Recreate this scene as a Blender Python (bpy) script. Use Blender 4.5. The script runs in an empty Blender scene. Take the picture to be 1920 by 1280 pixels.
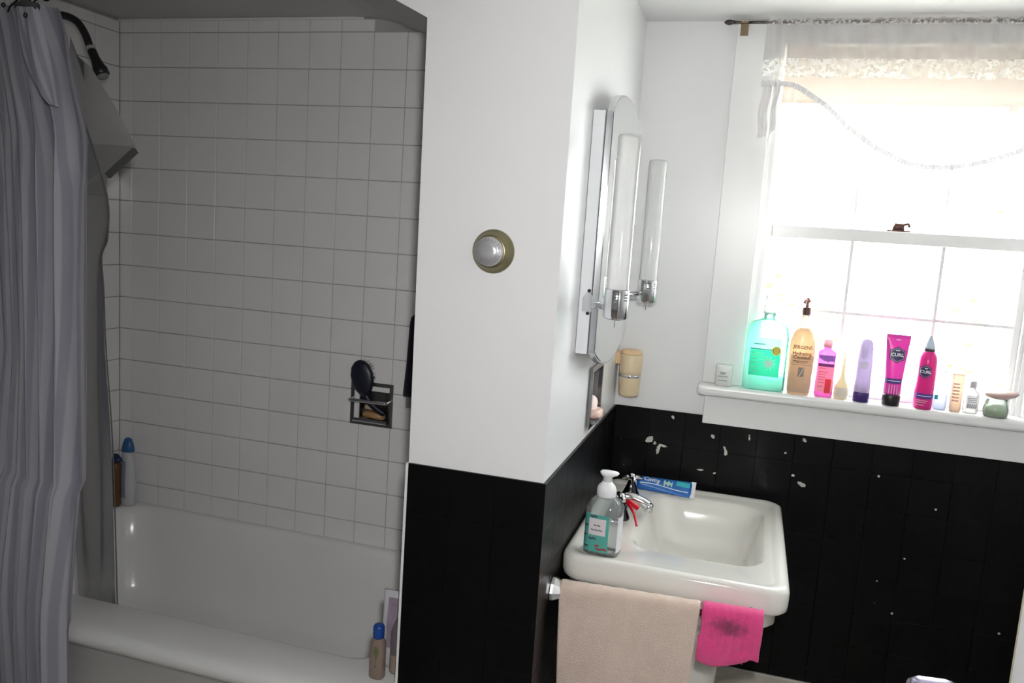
import bpy, bmesh, math, random
from mathutils import Vector, Matrix
R = math.radians
random.seed(7)
sc = bpy.context.scene
COL = sc.collection

# ------------------------------------------------------------------ camera
cam_d = bpy.data.cameras.new('camera')
cam = bpy.data.objects.new('camera', cam_d)
COL.objects.link(cam)
cam_d.sensor_fit = 'HORIZONTAL'; cam_d.sensor_width = 36.0
cam_d.lens = 1520.142 / 1920 * 36.0
cam_d.clip_start = 0.02
cam.matrix_world = (Matrix.Translation((2.0331, -2.3066, 1.4224)) @ Matrix.Rotation(0.2902, 4, 'Z')
                    @ Matrix.Rotation(-0.0661, 4, 'Y') @ Matrix.Rotation(1.4344, 4, 'X'))
sc.camera = cam

# ------------------------------------------------------------------ world, lights, exposure
vs = sc.view_settings
vs.view_transform = 'Standard'; vs.look = 'None'; vs.gamma = 1.0; vs.use_curve_mapping = False
vs.exposure = 0.45
w = bpy.data.worlds.new('sky'); sc.world = w; w.use_nodes = True
bg = w.node_tree.nodes['Background']
bg.inputs[0].default_value = (0.95, 0.985, 1.0, 1); bg.inputs[1].default_value = 13.5

def light(name, kind, loc, aim, energy, **kw):
    d = bpy.data.lights.new(name, kind); d.energy = energy
    for k, v in kw.items(): setattr(d, k, v)
    o = bpy.data.objects.new(name, d); COL.objects.link(o); o.location = loc
    o.rotation_euler = (Vector(aim) - Vector(loc)).to_track_quat('-Z', 'Y').to_euler()
    return o
# the flash on the camera, its head zoomed in and turned a little to the right
light('camera_flash', 'SPOT', (2.05, -2.27, 1.53), (1.97, -0.2, 1.00), 49.0,
      spot_size=R(120), spot_blend=1.0, shadow_soft_size=0.03, color=(1.0, 0.985, 0.97))

# ------------------------------------------------------------------ materials
MATS = {}
def mat(name, col, rough=0.5, metal=0.0, var=0.0, vscale=8.0, bump=0.0, bscale=60.0, spec=None, trans=0.0,
        alpha=1.0, coat=0.0, sheen=0.0, ior=None, col2=None, detail=3.0):
    if name in MATS: return MATS[name]
    m = bpy.data.materials.new(name); m.use_nodes = True
    nt = m.node_tree; b = nt.nodes['Principled BSDF']
    b.inputs['Base Color'].default_value = (*col, 1)
    b.inputs['Roughness'].default_value = rough; b.inputs['Metallic'].default_value = metal
    b.inputs['Transmission Weight'].default_value = trans; b.inputs['Alpha'].default_value = alpha
    b.inputs['Coat Weight'].default_value = coat; b.inputs['Sheen Weight'].default_value = sheen
    if spec is not None: b.inputs['Specular IOR Level'].default_value = spec
    if ior: b.inputs['IOR'].default_value = ior
    tc = nt.nodes.new('ShaderNodeNewGeometry')
    n = nt.nodes.new('ShaderNodeTexNoise'); n.inputs['Scale'].default_value = vscale; n.inputs['Detail'].default_value = detail
    nt.links.new(tc.outputs['Position'], n.inputs['Vector'])
    mx = nt.nodes.new('ShaderNodeMix'); mx.data_type = 'RGBA'
    c2 = col2 if col2 else tuple(max(0, c * (1 - var)) for c in col)
    mx.inputs[6].default_value = (*col, 1); mx.inputs[7].default_value = (*c2, 1)
    nt.links.new(n.outputs['Fac'], mx.inputs[0]); nt.links.new(mx.outputs[2], b.inputs['Base Color'])
    if bump:
        n2 = nt.nodes.new('ShaderNodeTexNoise'); n2.inputs['Scale'].default_value = bscale; n2.inputs['Detail'].default_value = 4
        nt.links.new(tc.outputs['Position'], n2.inputs['Vector'])
        bp = nt.nodes.new('ShaderNodeBump'); bp.inputs['Strength'].default_value = bump; bp.inputs['Distance'].default_value = 0.004
        nt.links.new(n2.outputs['Fac'], bp.inputs['Height']); nt.links.new(bp.outputs['Normal'], b.inputs['Normal'])
    MATS[name] = m
    return m

def cloth(name, col, transp, transl, alpha_pattern=None, pscale=40.0, thr=(0.45, 0.55)):
    """thin fabric: diffuse + translucent, with open weave; optional lace openings"""
    m = bpy.data.materials.new(name); m.use_nodes = True; nt = m.node_tree
    for n in list(nt.nodes): nt.nodes.remove(n)
    N = nt.nodes.new; L = nt.links.new
    out = N('ShaderNodeOutputMaterial'); d = N('ShaderNodeBsdfDiffuse'); t = N('ShaderNodeBsdfTranslucent'); tr = N('ShaderNodeBsdfTransparent')
    g = N('ShaderNodeNewGeometry'); nz = N('ShaderNodeTexNoise'); nz.inputs['Scale'].default_value = 30
    L(g.outputs['Position'], nz.inputs['Vector'])
    mc = N('ShaderNodeMix'); mc.data_type = 'RGBA'; mc.inputs[6].default_value = (*col, 1); mc.inputs[7].default_value = (*[c * .85 for c in col], 1)
    L(nz.outputs['Fac'], mc.inputs[0])
    L(mc.outputs[2], d.inputs[0]); L(mc.outputs[2], t.inputs[0])
    m1 = N('ShaderNodeMixShader'); m1.inputs[0].default_value = transl; L(d.outputs[0], m1.inputs[1]); L(t.outputs[0], m1.inputs[2])
    m2 = N('ShaderNodeMixShader'); m2.inputs[0].default_value = transp; L(m1.outputs[0], m2.inputs[1]); L(tr.outputs[0], m2.inputs[2])
    if alpha_pattern:
        v = N('ShaderNodeTexVoronoi') if alpha_pattern == 'voronoi' else N('ShaderNodeTexNoise')
        v.inputs['Scale'].default_value = pscale
        L(g.outputs['Position'], v.inputs['Vector'])
        mr = N('ShaderNodeMapRange'); mr.inputs[1].default_value = thr[0]; mr.inputs[2].default_value = thr[1]
        mr.inputs[3].default_value = max(0, transp - .35); mr.inputs[4].default_value = min(1, transp + .35)
        L(v.outputs[0], mr.inputs[0]); L(mr.outputs[0], m2.inputs[0])
    L(m2.outputs[0], out.inputs[0])
    MATS[name] = m
    return m

def glass_pane(name, tint=(1, 1, 1), refl=0.06):
    m = bpy.data.materials.new(name); m.use_nodes = True; nt = m.node_tree
    for n in list(nt.nodes): nt.nodes.remove(n)
    N = nt.nodes.new; L = nt.links.new
    out = N('ShaderNodeOutputMaterial'); tr = N('ShaderNodeBsdfTransparent'); tr.inputs[0].default_value = (*tint, 1)
    gl = N('ShaderNodeBsdfGlossy'); gl.inputs['Roughness'].default_value = 0.03
    mx = N('ShaderNodeMixShader'); mx.inputs[0].default_value = refl
    L(tr.outputs[0], mx.inputs[1]); L(gl.outputs[0], mx.inputs[2]); L(mx.outputs[0], out.inputs[0])
    MATS[name] = m
    return m

def plastic(name, col, transl=0.4, transp=0.0, rough=0.25, tcol=None):
    """moulded plastic that lets daylight through: diffuse + translucent + (clear) under a glossy skin"""
    m = bpy.data.materials.new(name); m.use_nodes = True; nt = m.node_tree
    for n in list(nt.nodes): nt.nodes.remove(n)
    N = nt.nodes.new; L = nt.links.new
    out = N('ShaderNodeOutputMaterial'); d = N('ShaderNodeBsdfDiffuse'); t = N('ShaderNodeBsdfTranslucent'); tr = N('ShaderNodeBsdfTransparent')
    g = N('ShaderNodeNewGeometry'); nz = N('ShaderNodeTexNoise'); nz.inputs['Scale'].default_value = 25
    L(g.outputs['Position'], nz.inputs['Vector'])
    mc = N('ShaderNodeMix'); mc.data_type = 'RGBA'; mc.inputs[6].default_value = (*col, 1); mc.inputs[7].default_value = (*[c * .9 for c in col], 1)
    L(nz.outputs['Fac'], mc.inputs[0]); L(mc.outputs[2], d.inputs[0]); L(mc.outputs[2], t.inputs[0])
    tr.inputs[0].default_value = (*(tcol or col), 1)
    m1 = N('ShaderNodeMixShader'); m1.inputs[0].default_value = transl; L(d.outputs[0], m1.inputs[1]); L(t.outputs[0], m1.inputs[2])
    m2 = N('ShaderNodeMixShader'); m2.inputs[0].default_value = transp; L(m1.outputs[0], m2.inputs[1]); L(tr.outputs[0], m2.inputs[2])
    gl = N('ShaderNodeBsdfGlossy'); gl.inputs['Roughness'].default_value = rough
    fr = N('ShaderNodeFresnel'); fr.inputs[0].default_value = 1.4
    m3 = N('ShaderNodeMixShader'); L(fr.outputs[0], m3.inputs[0]); L(m2.outputs[0], m3.inputs[1]); L(gl.outputs[0], m3.inputs[2])
    L(m3.outputs[0], out.inputs[0])
    MATS[name] = m
    return m

WHITE = mat('white_gloss_paint', (0.79, 0.79, 0.80), 0.28, var=0.05, vscale=3, bump=0.12, bscale=18)
CEIL = mat('white_ceiling_paint', (0.80, 0.80, 0.79), 0.6, var=0.04, vscale=2)
TRIM = mat('white_trim_paint', (0.80, 0.80, 0.80), 0.3, var=0.04, vscale=6, bump=0.05, bscale=30)
GROUT = mat('grey_grout', (0.50, 0.49, 0.47), 0.9, var=0.25, vscale=14)
TILE = mat('white_glazed_tile', (0.86, 0.85, 0.845), 0.16, var=0.06, vscale=7, bump=0.03, bscale=9)
TUB = mat('tub_enamel', (0.85, 0.85, 0.84), 0.18, var=0.04, vscale=4)
CERAMIC = mat('sink_porcelain', (0.76, 0.745, 0.70), 0.10, var=0.03, vscale=5, coat=0.3)
CHROME = mat('chrome', (0.72, 0.72, 0.74), 0.10, metal=1.0, var=0.05)
DARKCHROME = mat('dull_chrome', (0.30, 0.30, 0.31), 0.28, metal=1.0, var=0.15, vscale=30)
BLACKPLASTIC = mat('black_plastic', (0.01, 0.01, 0.012), 0.35)
FLOOR = mat('beige_floor', (0.45, 0.41, 0.36), 0.45, var=0.15, vscale=5)

def black_paint():
    m = bpy.data.materials.new('black_painted_tile'); m.use_nodes = True; nt = m.node_tree; N = nt.nodes.new; L = nt.links.new
    b = nt.nodes['Principled BSDF']; b.inputs['Roughness'].default_value = 0.36; b.inputs['Specular IOR Level'].default_value = 0.16
    g = N('ShaderNodeNewGeometry')
    nz = N('ShaderNodeTexNoise'); nz.inputs['Scale'].default_value = 90; nz.inputs['Detail'].default_value = 3; L(g.outputs['Position'], nz.inputs['Vector'])
    vo = N('ShaderNodeTexVoronoi'); vo.inputs['Scale'].default_value = 22; L(g.outputs['Position'], vo.inputs['Vector'])
    pt = N('ShaderNodeMath'); pt.operation = 'LESS_THAN'; pt.inputs[1].default_value = 0.075; L(vo.outputs['Distance'], pt.inputs[0])
    big = N('ShaderNodeTexNoise'); big.inputs['Scale'].default_value = 9; L(g.outputs['Position'], big.inputs['Vector'])
    gt = N('ShaderNodeMath'); gt.operation = 'GREATER_THAN'; gt.inputs[1].default_value = 0.56; L(big.outputs['Fac'], gt.inputs[0])
    mu = N('ShaderNodeMath'); mu.operation = 'MULTIPLY'; L(pt.outputs[0], mu.inputs[0]); L(gt.outputs[0], mu.inputs[1])
    sx = N('ShaderNodeSeparateXYZ'); L(g.outputs['Position'], sx.inputs[0])
    wl = N('ShaderNodeMath'); wl.operation = 'GREATER_THAN'; wl.inputs[1].default_value = 0.05; L(sx.outputs['Y'], wl.inputs[0])
    mu2 = N('ShaderNodeMath'); mu2.operation = 'MULTIPLY'; L(mu.outputs[0], mu2.inputs[0]); L(wl.outputs[0], mu2.inputs[1])
    last = mu2.outputs[0]
    # larger places where the black paint has flaked off the window wall: (x, z, half width, half height, slant)
    chips = [(1.787, .824, .012, .008, .6), (1.815, .800, .006, .017, -.2), (1.803, .814, .004, .006, 0), (1.828, .811, .013, .003, -.2),
             (1.970, .858, .007, .005, -.8), (2.010, .822, .003, .014, .35), (2.012, .815, .004, .008, .3), (2.230, .752, .012, .005, -.5),
             (1.945, .752, .009, .003, 0), (1.985, .750, .004, .003, 0), (2.074, .875, .003, .004, 0), (2.073, .866, .003, .004, 0),
             (2.205, .776, .004, .004, 0), (1.850, .900, .005, .006, .5), (2.225, .883, .005, .006, .3), (2.178, .838, .003, .003, 0)]
    warp = N('ShaderNodeVectorMath'); warp.operation = 'SCALE'; warp.inputs['Scale'].default_value = 0.012
    sub = N('ShaderNodeVectorMath'); sub.operation = 'SUBTRACT'; sub.inputs[1].default_value = (.5, .5, .5)
    L(nz.outputs['Color'], sub.inputs[0]); L(sub.outputs[0], warp.inputs[0])
    wp = N('ShaderNodeVectorMath'); wp.operation = 'ADD'; L(g.outputs['Position'], wp.inputs[0]); L(warp.outputs[0], wp.inputs[1])
    for (cx, cz, hw, hh, sl) in chips:
        mp = N('ShaderNodeMapping'); mp.vector_type = 'TEXTURE'
        mp.inputs['Location'].default_value = (cx, 0.12, cz); mp.inputs['Rotation'].default_value = (0, -sl, 0); mp.inputs['Scale'].default_value = (hw, 0.05, hh)
        L(wp.outputs[0], mp.inputs['Vector'])
        ln = N('ShaderNodeVectorMath'); ln.operation = 'LENGTH'; L(mp.outputs[0], ln.inputs[0])
        lt = N('ShaderNodeMath'); lt.operation = 'LESS_THAN'; lt.inputs[1].default_value = 1.0; L(ln.outputs['Value'], lt.inputs[0])
        mm = N('ShaderNodeMath'); mm.operation = 'MAXIMUM'; L(last, mm.inputs[0]); L(lt.outputs[0], mm.inputs[1]); last = mm.outputs[0]
    mx = N('ShaderNodeMix'); mx.data_type = 'RGBA'; mx.inputs[6].default_value = (.003, .003, .0033, 1); mx.inputs[7].default_value = (.55, .54, .5, 1)
    L(last, mx.inputs[0]); L(mx.outputs[2], b.inputs['Base Color'])
    bp = N('ShaderNodeBump'); bp.inputs['Strength'].default_value = .25; bp.inputs['Distance'].default_value = .003
    n2 = N('ShaderNodeTexNoise'); n2.inputs['Scale'].default_value = 35; L(g.outputs['Position'], n2.inputs['Vector'])
    L(n2.outputs['Fac'], bp.inputs['Height']); L(bp.outputs['Normal'], b.inputs['Normal'])
    return m
BLACK = black_paint()

# ------------------------------------------------------------------ mesh helpers
def link(name, me, m=None, parent=None, loc=(0, 0, 0), rot=(0, 0, 0), smooth=False):
    o = bpy.data.objects.new(name, me); COL.objects.link(o)
    if m is not None and not me.materials: me.materials.append(m)
    if smooth:
        for p in me.polygons: p.use_smooth = True
    o.location = loc; o.rotation_euler = rot
    if parent is not None: o.parent = parent
    return o

def empty(name, loc=(0, 0, 0), rot=(0, 0, 0), parent=None):
    o = bpy.data.objects.new(name, None); COL.objects.link(o)
    o.location = loc; o.rotation_euler = rot; o.empty_display_size = 0.05
    if parent is not None: o.parent = parent
    return o

def tag(o, label, cat, group=None):
    o['label'] = label; o['category'] = cat
    if group: o['group'] = group
    return o

def structure(o, label=None):
    o['kind'] = 'structure'
    if label: o['label'] = label
    return o

def mesh(name, verts, faces):
    me = bpy.data.meshes.new(name); me.from_pydata([tuple(v) for v in verts], [], faces)
    bm = bmesh.new(); bm.from_mesh(me); bmesh.ops.recalc_face_normals(bm, faces=bm.faces); bm.to_mesh(me); bm.free()
    me.update(); return me

def open_mesh(name, verts, faces):
    me = bpy.data.meshes.new(name); me.from_pydata([tuple(v) for v in verts], [], faces); me.update(); return me

def box_me(name, x0, x1, y0, y1, z0, z1, bev=0.0, seg=2):
    bm = bmesh.new()
    bmesh.ops.create_cube(bm, size=1.0)
    for v in bm.verts:
        v.co = Vector((x0 + (v.co.x + .5) * (x1 - x0), y0 + (v.co.y + .5) * (y1 - y0), z0 + (v.co.z + .5) * (z1 - z0)))
    if bev: bmesh.ops.bevel(bm, geom=list(bm.edges), offset=bev, segments=seg, profile=.5, affect='EDGES')
    me = bpy.data.meshes.new(name); bm.to_mesh(me); bm.free(); return me

def box(name, x0, x1, y0, y1, z0, z1, m, parent=None, bev=0.0, seg=2, smooth=False):
    return link(name, box_me(name, x0, x1, y0, y1, z0, z1, bev, seg), m, parent, smooth=smooth)

def join_me(name, parts):
    vs_, fs = [], []
    for me in parts:
        b = len(vs_); vs_ += [v.co.copy() for v in me.vertices]; fs += [[i + b for i in p.vertices] for p in me.polygons]
    me = bpy.data.meshes.new(name); me.from_pydata(vs_, [], fs); me.update(); return me

def lathe_me(name, prof, seg=32, cap=True):
    vs_, fs = [], []
    for r, z in prof:
        for i in range(seg):
            a = 2 * math.pi * i / seg; vs_.append((r * math.cos(a), r * math.sin(a), z))
    for j in range(len(prof) - 1):
        for i in range(seg):
            k = (i + 1) % seg; fs.append((j * seg + i, j * seg + k, (j + 1) * seg + k, (j + 1) * seg + i))
    if cap:
        fs.append(tuple(reversed(range(seg)))); n = (len(prof) - 1) * seg; fs.append(tuple(range(n, n + seg)))
    return mesh(name, vs_, fs)

def tube_me(name, pts, rad, seg=12, cap=True):
    pts = [Vector(p) for p in pts]; n = len(pts)
    rads = rad if isinstance(rad, (list, tuple)) else [rad] * n
    vs_, fs = [], []
    up = None
    for j, p in enumerate(pts):
        t = (pts[min(j + 1, n - 1)] - pts[max(j - 1, 0)]).normalized()
        if up is None:
            up = Vector((0, 0, 1)) if abs(t.z) < .9 else Vector((0, 1, 0))
        s = t.cross(up).normalized(); up = s.cross(t).normalized()
        for i in range(seg):
            a = 2 * math.pi * i / seg; vs_.append(p + (s * math.cos(a) + up * math.sin(a)) * rads[j])
    for j in range(n - 1):
        for i in range(seg):
            k = (i + 1) % seg; fs.append((j * seg + i, j * seg + k, (j + 1) * seg + k, (j + 1) * seg + i))
    if cap:
        fs.append(tuple(range(seg))); fs.append(tuple(range((n - 1) * seg, n * seg)))
    return mesh(name, vs_, fs)

def spline(pts, n=8):
    """Catmull-Rom through the points"""
    P = [Vector(p) for p in pts]; out = []
    for i in range(len(P) - 1):
        a = P[max(i - 1, 0)]; b = P[i]; c = P[i + 1]; d = P[min(i + 2, len(P) - 1)]
        for k in range(n):
            t = k / n
            out.append(.5 * ((2 * b) + (c - a) * t + (2 * a - 5 * b + 4 * c - d) * t * t + (3 * b - a - 3 * c + d) * t ** 3))
    out.append(P[-1]); return out

def prism_me(name, poly, axis, a0, a1):
    """poly: 2-D outline; axis: 'x','y','z' extruded from a0 to a1"""
    def pt(u, v, a): return {'x': (a, u, v), 'y': (u, a, v), 'z': (u, v, a)}[axis]
    n = len(poly); vs_ = [pt(u, v, a0) for u, v in poly] + [pt(u, v, a1) for u, v in poly]
    fs = [tuple(range(n)), tuple(range(n, 2 * n))] + [(i, (i + 1) % n, n + (i + 1) % n, n + i) for i in range(n)]
    return mesh(name, vs_, fs)

def sup(a, b, n, seg):
    out = []
    for i in range(seg):
        t = 2 * math.pi * i / seg; c, s = math.cos(t), math.sin(t)
        out.append((a * math.copysign(abs(c) ** (2 / n), c), b * math.copysign(abs(s) ** (2 / n), s)))
    return out

def loft_me(name, secs, seg=36, cap=True):
    """secs: (z, half width, half depth, squareness[, dx, dy])"""
    vs_, fs = [], []
    for s in secs:
        dx = s[4] if len(s) > 4 else 0; dy = s[5] if len(s) > 5 else 0
        for u, v in sup(s[1], s[2], s[3], seg): vs_.append((u + dx, v + dy, s[0]))
    for j in range(len(secs) - 1):
        for i in range(seg):
            k = (i + 1) % seg; fs.append((j * seg + i, j * seg + k, (j + 1) * seg + k, (j + 1) * seg + i))
    if cap:
        fs.append(tuple(reversed(range(seg)))); n = (len(secs) - 1) * seg; fs.append(tuple(range(n, n + seg)))
    return mesh(name, vs_, fs)

def at_z(secs, z):
    for a, b in zip(secs, secs[1:]):
        if a[0] <= z <= b[0] and b[0] > a[0]:
            t = (z - a[0]) / (b[0] - a[0]); return [a[i] + (b[i] - a[i]) * t for i in range(1, 4)]
    s = secs[0] if z < secs[0][0] else secs[-1]; return list(s[1:4])

def surf(secs, u, z, eps):
    a, b, n = at_z(secs, z)
    k = max(0.0, 1 - min(1, abs(u / a)) ** n) ** (1 / n)
    return Vector((u, -b * k - eps, z))

def patch(name, secs, u0, u1, z0, z1, m, parent, eps=0.0006, nu=14, nz=8, shape=None):
    """printed label lying on the front (-y) of a lofted body"""
    vs_, fs = [], []
    for j in range(nz + 1):
        for i in range(nu + 1):
            vs_.append(surf(secs, u0 + (u1 - u0) * i / nu, z0 + (z1 - z0) * j / nz, eps))
    for j in range(nz):
        for i in range(nu):
            if shape:
                uc = (i + .5) / nu * 2 - 1; zc = (j + .5) / nz * 2 - 1
                if not shape(uc, zc): continue
            a = j * (nu + 1) + i; fs.append((a, a + 1, a + nu + 2, a + nu + 1))
    return link(name, open_mesh(name, vs_, fs), m, parent)

def text_me(body, size, bold=0.0, align='CENTER'):
    c = bpy.data.curves.new('t', 'FONT'); c.body = body; c.size = size; c.align_x = align; c.offset = bold; c.resolution_u = 3
    o = bpy.data.objects.new('t', c); COL.objects.link(o)
    bpy.context.view_layer.update()
    dg = bpy.context.evaluated_depsgraph_get()
    me = bpy.data.meshes.new_from_object(o.evaluated_get(dg))
    bpy.data.objects.remove(o); bpy.data.curves.remove(c)
    return me

def letters(body, size, secs, u, z, m, parent, eps=0.0012, name='lettering', bold=0.0, sx=1.0, tilt=0.0):
    me = text_me(body, size, bold)
    for v in me.vertices:
        v.co = surf(secs, u + v.co.x * sx, z + v.co.y + v.co.x * tilt, eps)
    me.materials.clear()
    return link(name, me, m, parent)

def tile_me(name, w, h, d, e=0.0016):
    """one wall tile: local x width, z height, front at -y, soft edges"""
    vs_ = [(0, 0, 0), (w, 0, 0), (w, 0, h), (0, 0, h), (0, -d + e, 0), (w, -d + e, 0), (w, -d + e, h), (0, -d + e, h),
           (e, -d, e), (w - e, -d, e), (w - e, -d, h - e), (e, -d, h - e)]
    fs = []
    for a in (0, 4):
        for i in range(4): fs.append((a + i, a + (i + 1) % 4, a + 4 + (i + 1) % 4, a + 4 + i))
    fs.append((8, 9, 10, 11))
    return mesh(name, vs_, fs)

TILE_CACHE = {}
def tiles(parent, m, u_edges, z_edges, place, depth=0.007, gap=0.002, skip=None, jig=0.005, edge=.0016):
    for i in range(len(u_edges) - 1):
        for j in range(len(z_edges) - 1):
            if skip and skip(i, j): continue
            wd = round(u_edges[i + 1] - u_edges[i] - gap, 4); ht = round(z_edges[j + 1] - z_edges[j] - gap, 4)
            if wd < .006 or ht < .006: continue
            key = (wd, ht, depth, m.name)
            if key not in TILE_CACHE:
                me = tile_me('tile', wd, ht, depth, edge); me.materials.append(m); TILE_CACHE[key] = me
            o = bpy.data.objects.new('tile', TILE_CACHE[key]); COL.objects.link(o); o.parent = parent
            loc, rz = place(u_edges[i] + gap / 2, z_edges[j] + gap / 2)
            o.location = loc
            o.rotation_euler = (random.uniform(-1, 1) * jig, 0, rz + random.uniform(-1, 1) * jig)

def wall_hole(name, axis, const, u0, u1, z0, z1, hole, m, parent=None, sign=1):
    """flat wall in plane axis=const with one rectangular opening"""
    us = [u0, hole[0], hole[1], u1]; zs = [z0, hole[2], hole[3], z1]
    def p(u, z): return (const, u, z) if axis == 'x' else (u, const, z)
    vs_ = [p(u, z) for z in zs for u in us]; fs = []
    for j in range(3):
        for i in range(3):
            if i == 1 and j == 1: continue
            a = j * 4 + i; f = (a, a + 1, a + 5, a + 4); fs.append(f if sign > 0 else tuple(reversed(f)))
    return link(name, open_mesh(name, vs_, fs), m, parent)

# ------------------------------------------------------------------ key dimensions
P = 0.1095                    # pitch of the white wall tiles
XL, XS = 1.371, 1.6714        # pier: bath side and basin side
YP, YW = -0.7524, 0.1207      # pier front, window wall
ZB, ZC = 0.9186, 2.0389       # top of black wainscot, ceiling
ZA = 2.027                    # bath alcove ceiling
XE = -0.057                   # shower end wall
WO = (2.035, 2.755, 1.0, 1.995)   # window opening

# ------------------------------------------------------------------ room shell
structure(box('floor', -0.2, 3.05, -3.4, 0.4, -0.05, 0.0, FLOOR))
structure(box('ceiling', -0.2, 3.05, -3.4, YP + .002, ZC, ZC + .05, CEIL))
structure(box('ceiling', XL, 3.05, YP + .002, YW + .002, ZC, ZC + .05, CEIL))
structure(box('wall_left', XE - .1, XE, -3.4, YP, 0, ZC, WHITE))
structure(box('wall_right', 2.95, 3.05, -3.4, YW, 0, ZC, WHITE))
structure(box('wall_rear', -0.2, 3.05, -3.4, -3.3, 0, ZC, WHITE))

# window wall: four pieces round the opening
t0, t1 = YW, YW + .16
parts = [box_me('w', XS - .02, WO[0], t0, t1, 0, ZC + .05), box_me('w', WO[1], 3.05, t0, t1, 0, ZC + .05),
         box_me('w', WO[0], WO[1], t0, t1, 0, WO[2]), box_me('w', WO[0], WO[1], t0, t1, WO[3], ZC + .05)]
ww = structure(link('wall_window', join_me('wall_window', parts), WHITE))

# pier: front, bath side and basin side; the basin side has the opening of the recessed soap dish
def xl(z): return XL + (1.2 - z) * 0.009
SD = (-0.338, -0.205, 0.952, 1.088)
pv = [(xl(0), YP, 0), (XS, YP, 0), (XS, YP, ZC), (xl(1.828), YP, 1.828), (xl(0), .02, 0), (xl(1.828), .02, 1.828), (xl(1.828), YP, ZC)]
pier = structure(link('wall_pier', open_mesh('wall_pier', pv, [(0, 1, 2, 6, 3), (4, 0, 3, 5)]), WHITE))
wall_hole('side_face', 'x', XS, YP, YW + .001, 0, ZC, SD, WHITE, pier)

# header and coved ceiling of the bath alcove
arch = [(XE, ZA), (.3, ZA), (.60, ZA), (.80, 2.026), (.88, 2.022), (.955, 2.008), (1.04, 1.978), (1.12, 1.946), (1.20, 1.908),
        (1.296, 1.862), (1.335, 1.843), (xl(1.828), 1.828)]
vs_, fs = [], []
for x, z in arch: vs_ += [(x, YP, z), (x, .02, z), (x, YP, ZC)]
for i in range(len(arch) - 1):
    a, b = i * 3, i * 3 + 3
    fs += [(a, b, b + 1, a + 1), (a, a + 2, b + 2, b)]
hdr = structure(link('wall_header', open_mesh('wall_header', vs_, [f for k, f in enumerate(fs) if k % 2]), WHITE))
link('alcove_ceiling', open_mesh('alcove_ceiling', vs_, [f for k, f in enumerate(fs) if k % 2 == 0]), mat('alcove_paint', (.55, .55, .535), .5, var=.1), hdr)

# bath back wall with the opening of its soap dish
TD = (0.858, 0.984, 0.788, 0.908)
wb = structure(wall_hole('wall_bath_back', 'y', 0.0, XE, XL + .02, 0.30, ZA, TD, GROUT, sign=1))
zrows = [0.45 + (14 - k) * P for k in range(15, -1, -1)]
zrows[0] = 0.372; zrows.append(2.020)
cols = [XE + .004] + [c * P for c in range(0, 13)] + [XL - .004]
def skip_dish(i, j):
    xa, xb, za, zb_ = cols[i], cols[i + 1], zrows[j], zrows[j + 1]
    if xa > .84 and xb < 1.0 and za > .76 and zb_ < .92: return True
    xm, zm = xb - .02, zb_
    # tiles above the cove are cut away
    for (ax, az), (bx, bz) in zip(arch, arch[1:]):
        if ax <= xm <= bx: return za + .03 > az + (bz - az) * (xm - ax) / (bx - ax)
    return False
tiles(wb, TILE, cols, zrows, lambda u, z: ((u, 0.0, z), 0), skip=skip_dish)
we = structure(box('wall_shower_end', XE - .08, XE, YP, 0.0, 0, ZA, GROUT))
ycols = [-.7524] + [-P * k for k in range(6, 0, -1)] + [-.008]
tiles(we, TILE, ycols, zrows, lambda u, z: ((XE, u, z), R(90)))
wr = structure(box('wall_bath_end', XL + .012, XL + .03, YP + .004, 0.0, 0.3, 1.80, GROUT))
tiles(wr, TILE, ycols[1:], zrows[:-3], lambda u, z: ((XL + .012, u + P - .002, z), R(-90)), depth=.004)
# white bullnose strip where the tile meets the alcove ceiling
structure(box('trim_1', XE, .84, -.012, 0.0, 2.018, ZA, TRIM, bev=.003))

# black wainscot tiles on the three faces
BT = 0.1045
box('black_backing', XS + .0005, 2.949, YW - .0030, YW - .0004, .16, ZB - .0006, BLACK, ww)
box('black_backing', XL + .003, XS + .0030, YP - .0030, YP - .0004, .16, ZB - .0006, BLACK, pier)
box('black_backing', XS + .0004, XS + .0030, YP - .0028, YW - .0032, .16, ZB - .0006, BLACK, pier)
zb = [ZB - BT * k for k in range(9, -1, -1)]; zb[0] = .17
tiles(ww, BLACK, [XS + .006] + [XS + .006 + BT * k for k in range(1, 13)], zb,
      lambda u, z: ((u, YW, z), 0), depth=.006, gap=.0003, jig=.0008, edge=.0007)
tiles(pier, BLACK, [XL + .004, XL + .10, XL + .20, XS + .001], zb, lambda u, z: ((u, YP, z), 0), depth=.006, gap=.0003, jig=.0008, edge=.0007)
tiles(pier, BLACK, [YP - .0055 + BT * k for k in range(0, 9)] + [YW - .007], zb,
      lambda u, z: ((XS, u, z), R(90)), depth=.006, gap=.0003, jig=.0008, edge=.0007)
BASE = mat('beige_baseboard', (.52, .49, .44), .4, var=.1)
structure(box('baseboard_window', XS + .012, 2.95, YW - .014, YW, 0, .158, BASE, bev=.003))
structure(box('baseboard_pier', XL + .002, XS + .010, YP - .012, YP - .0005, 0, .165, BASE, bev=.003))
structure(box('trim_2', XL - .001, XL + .0045, YP - .007, YP - .0002, .17, ZB, TRIM))

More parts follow.
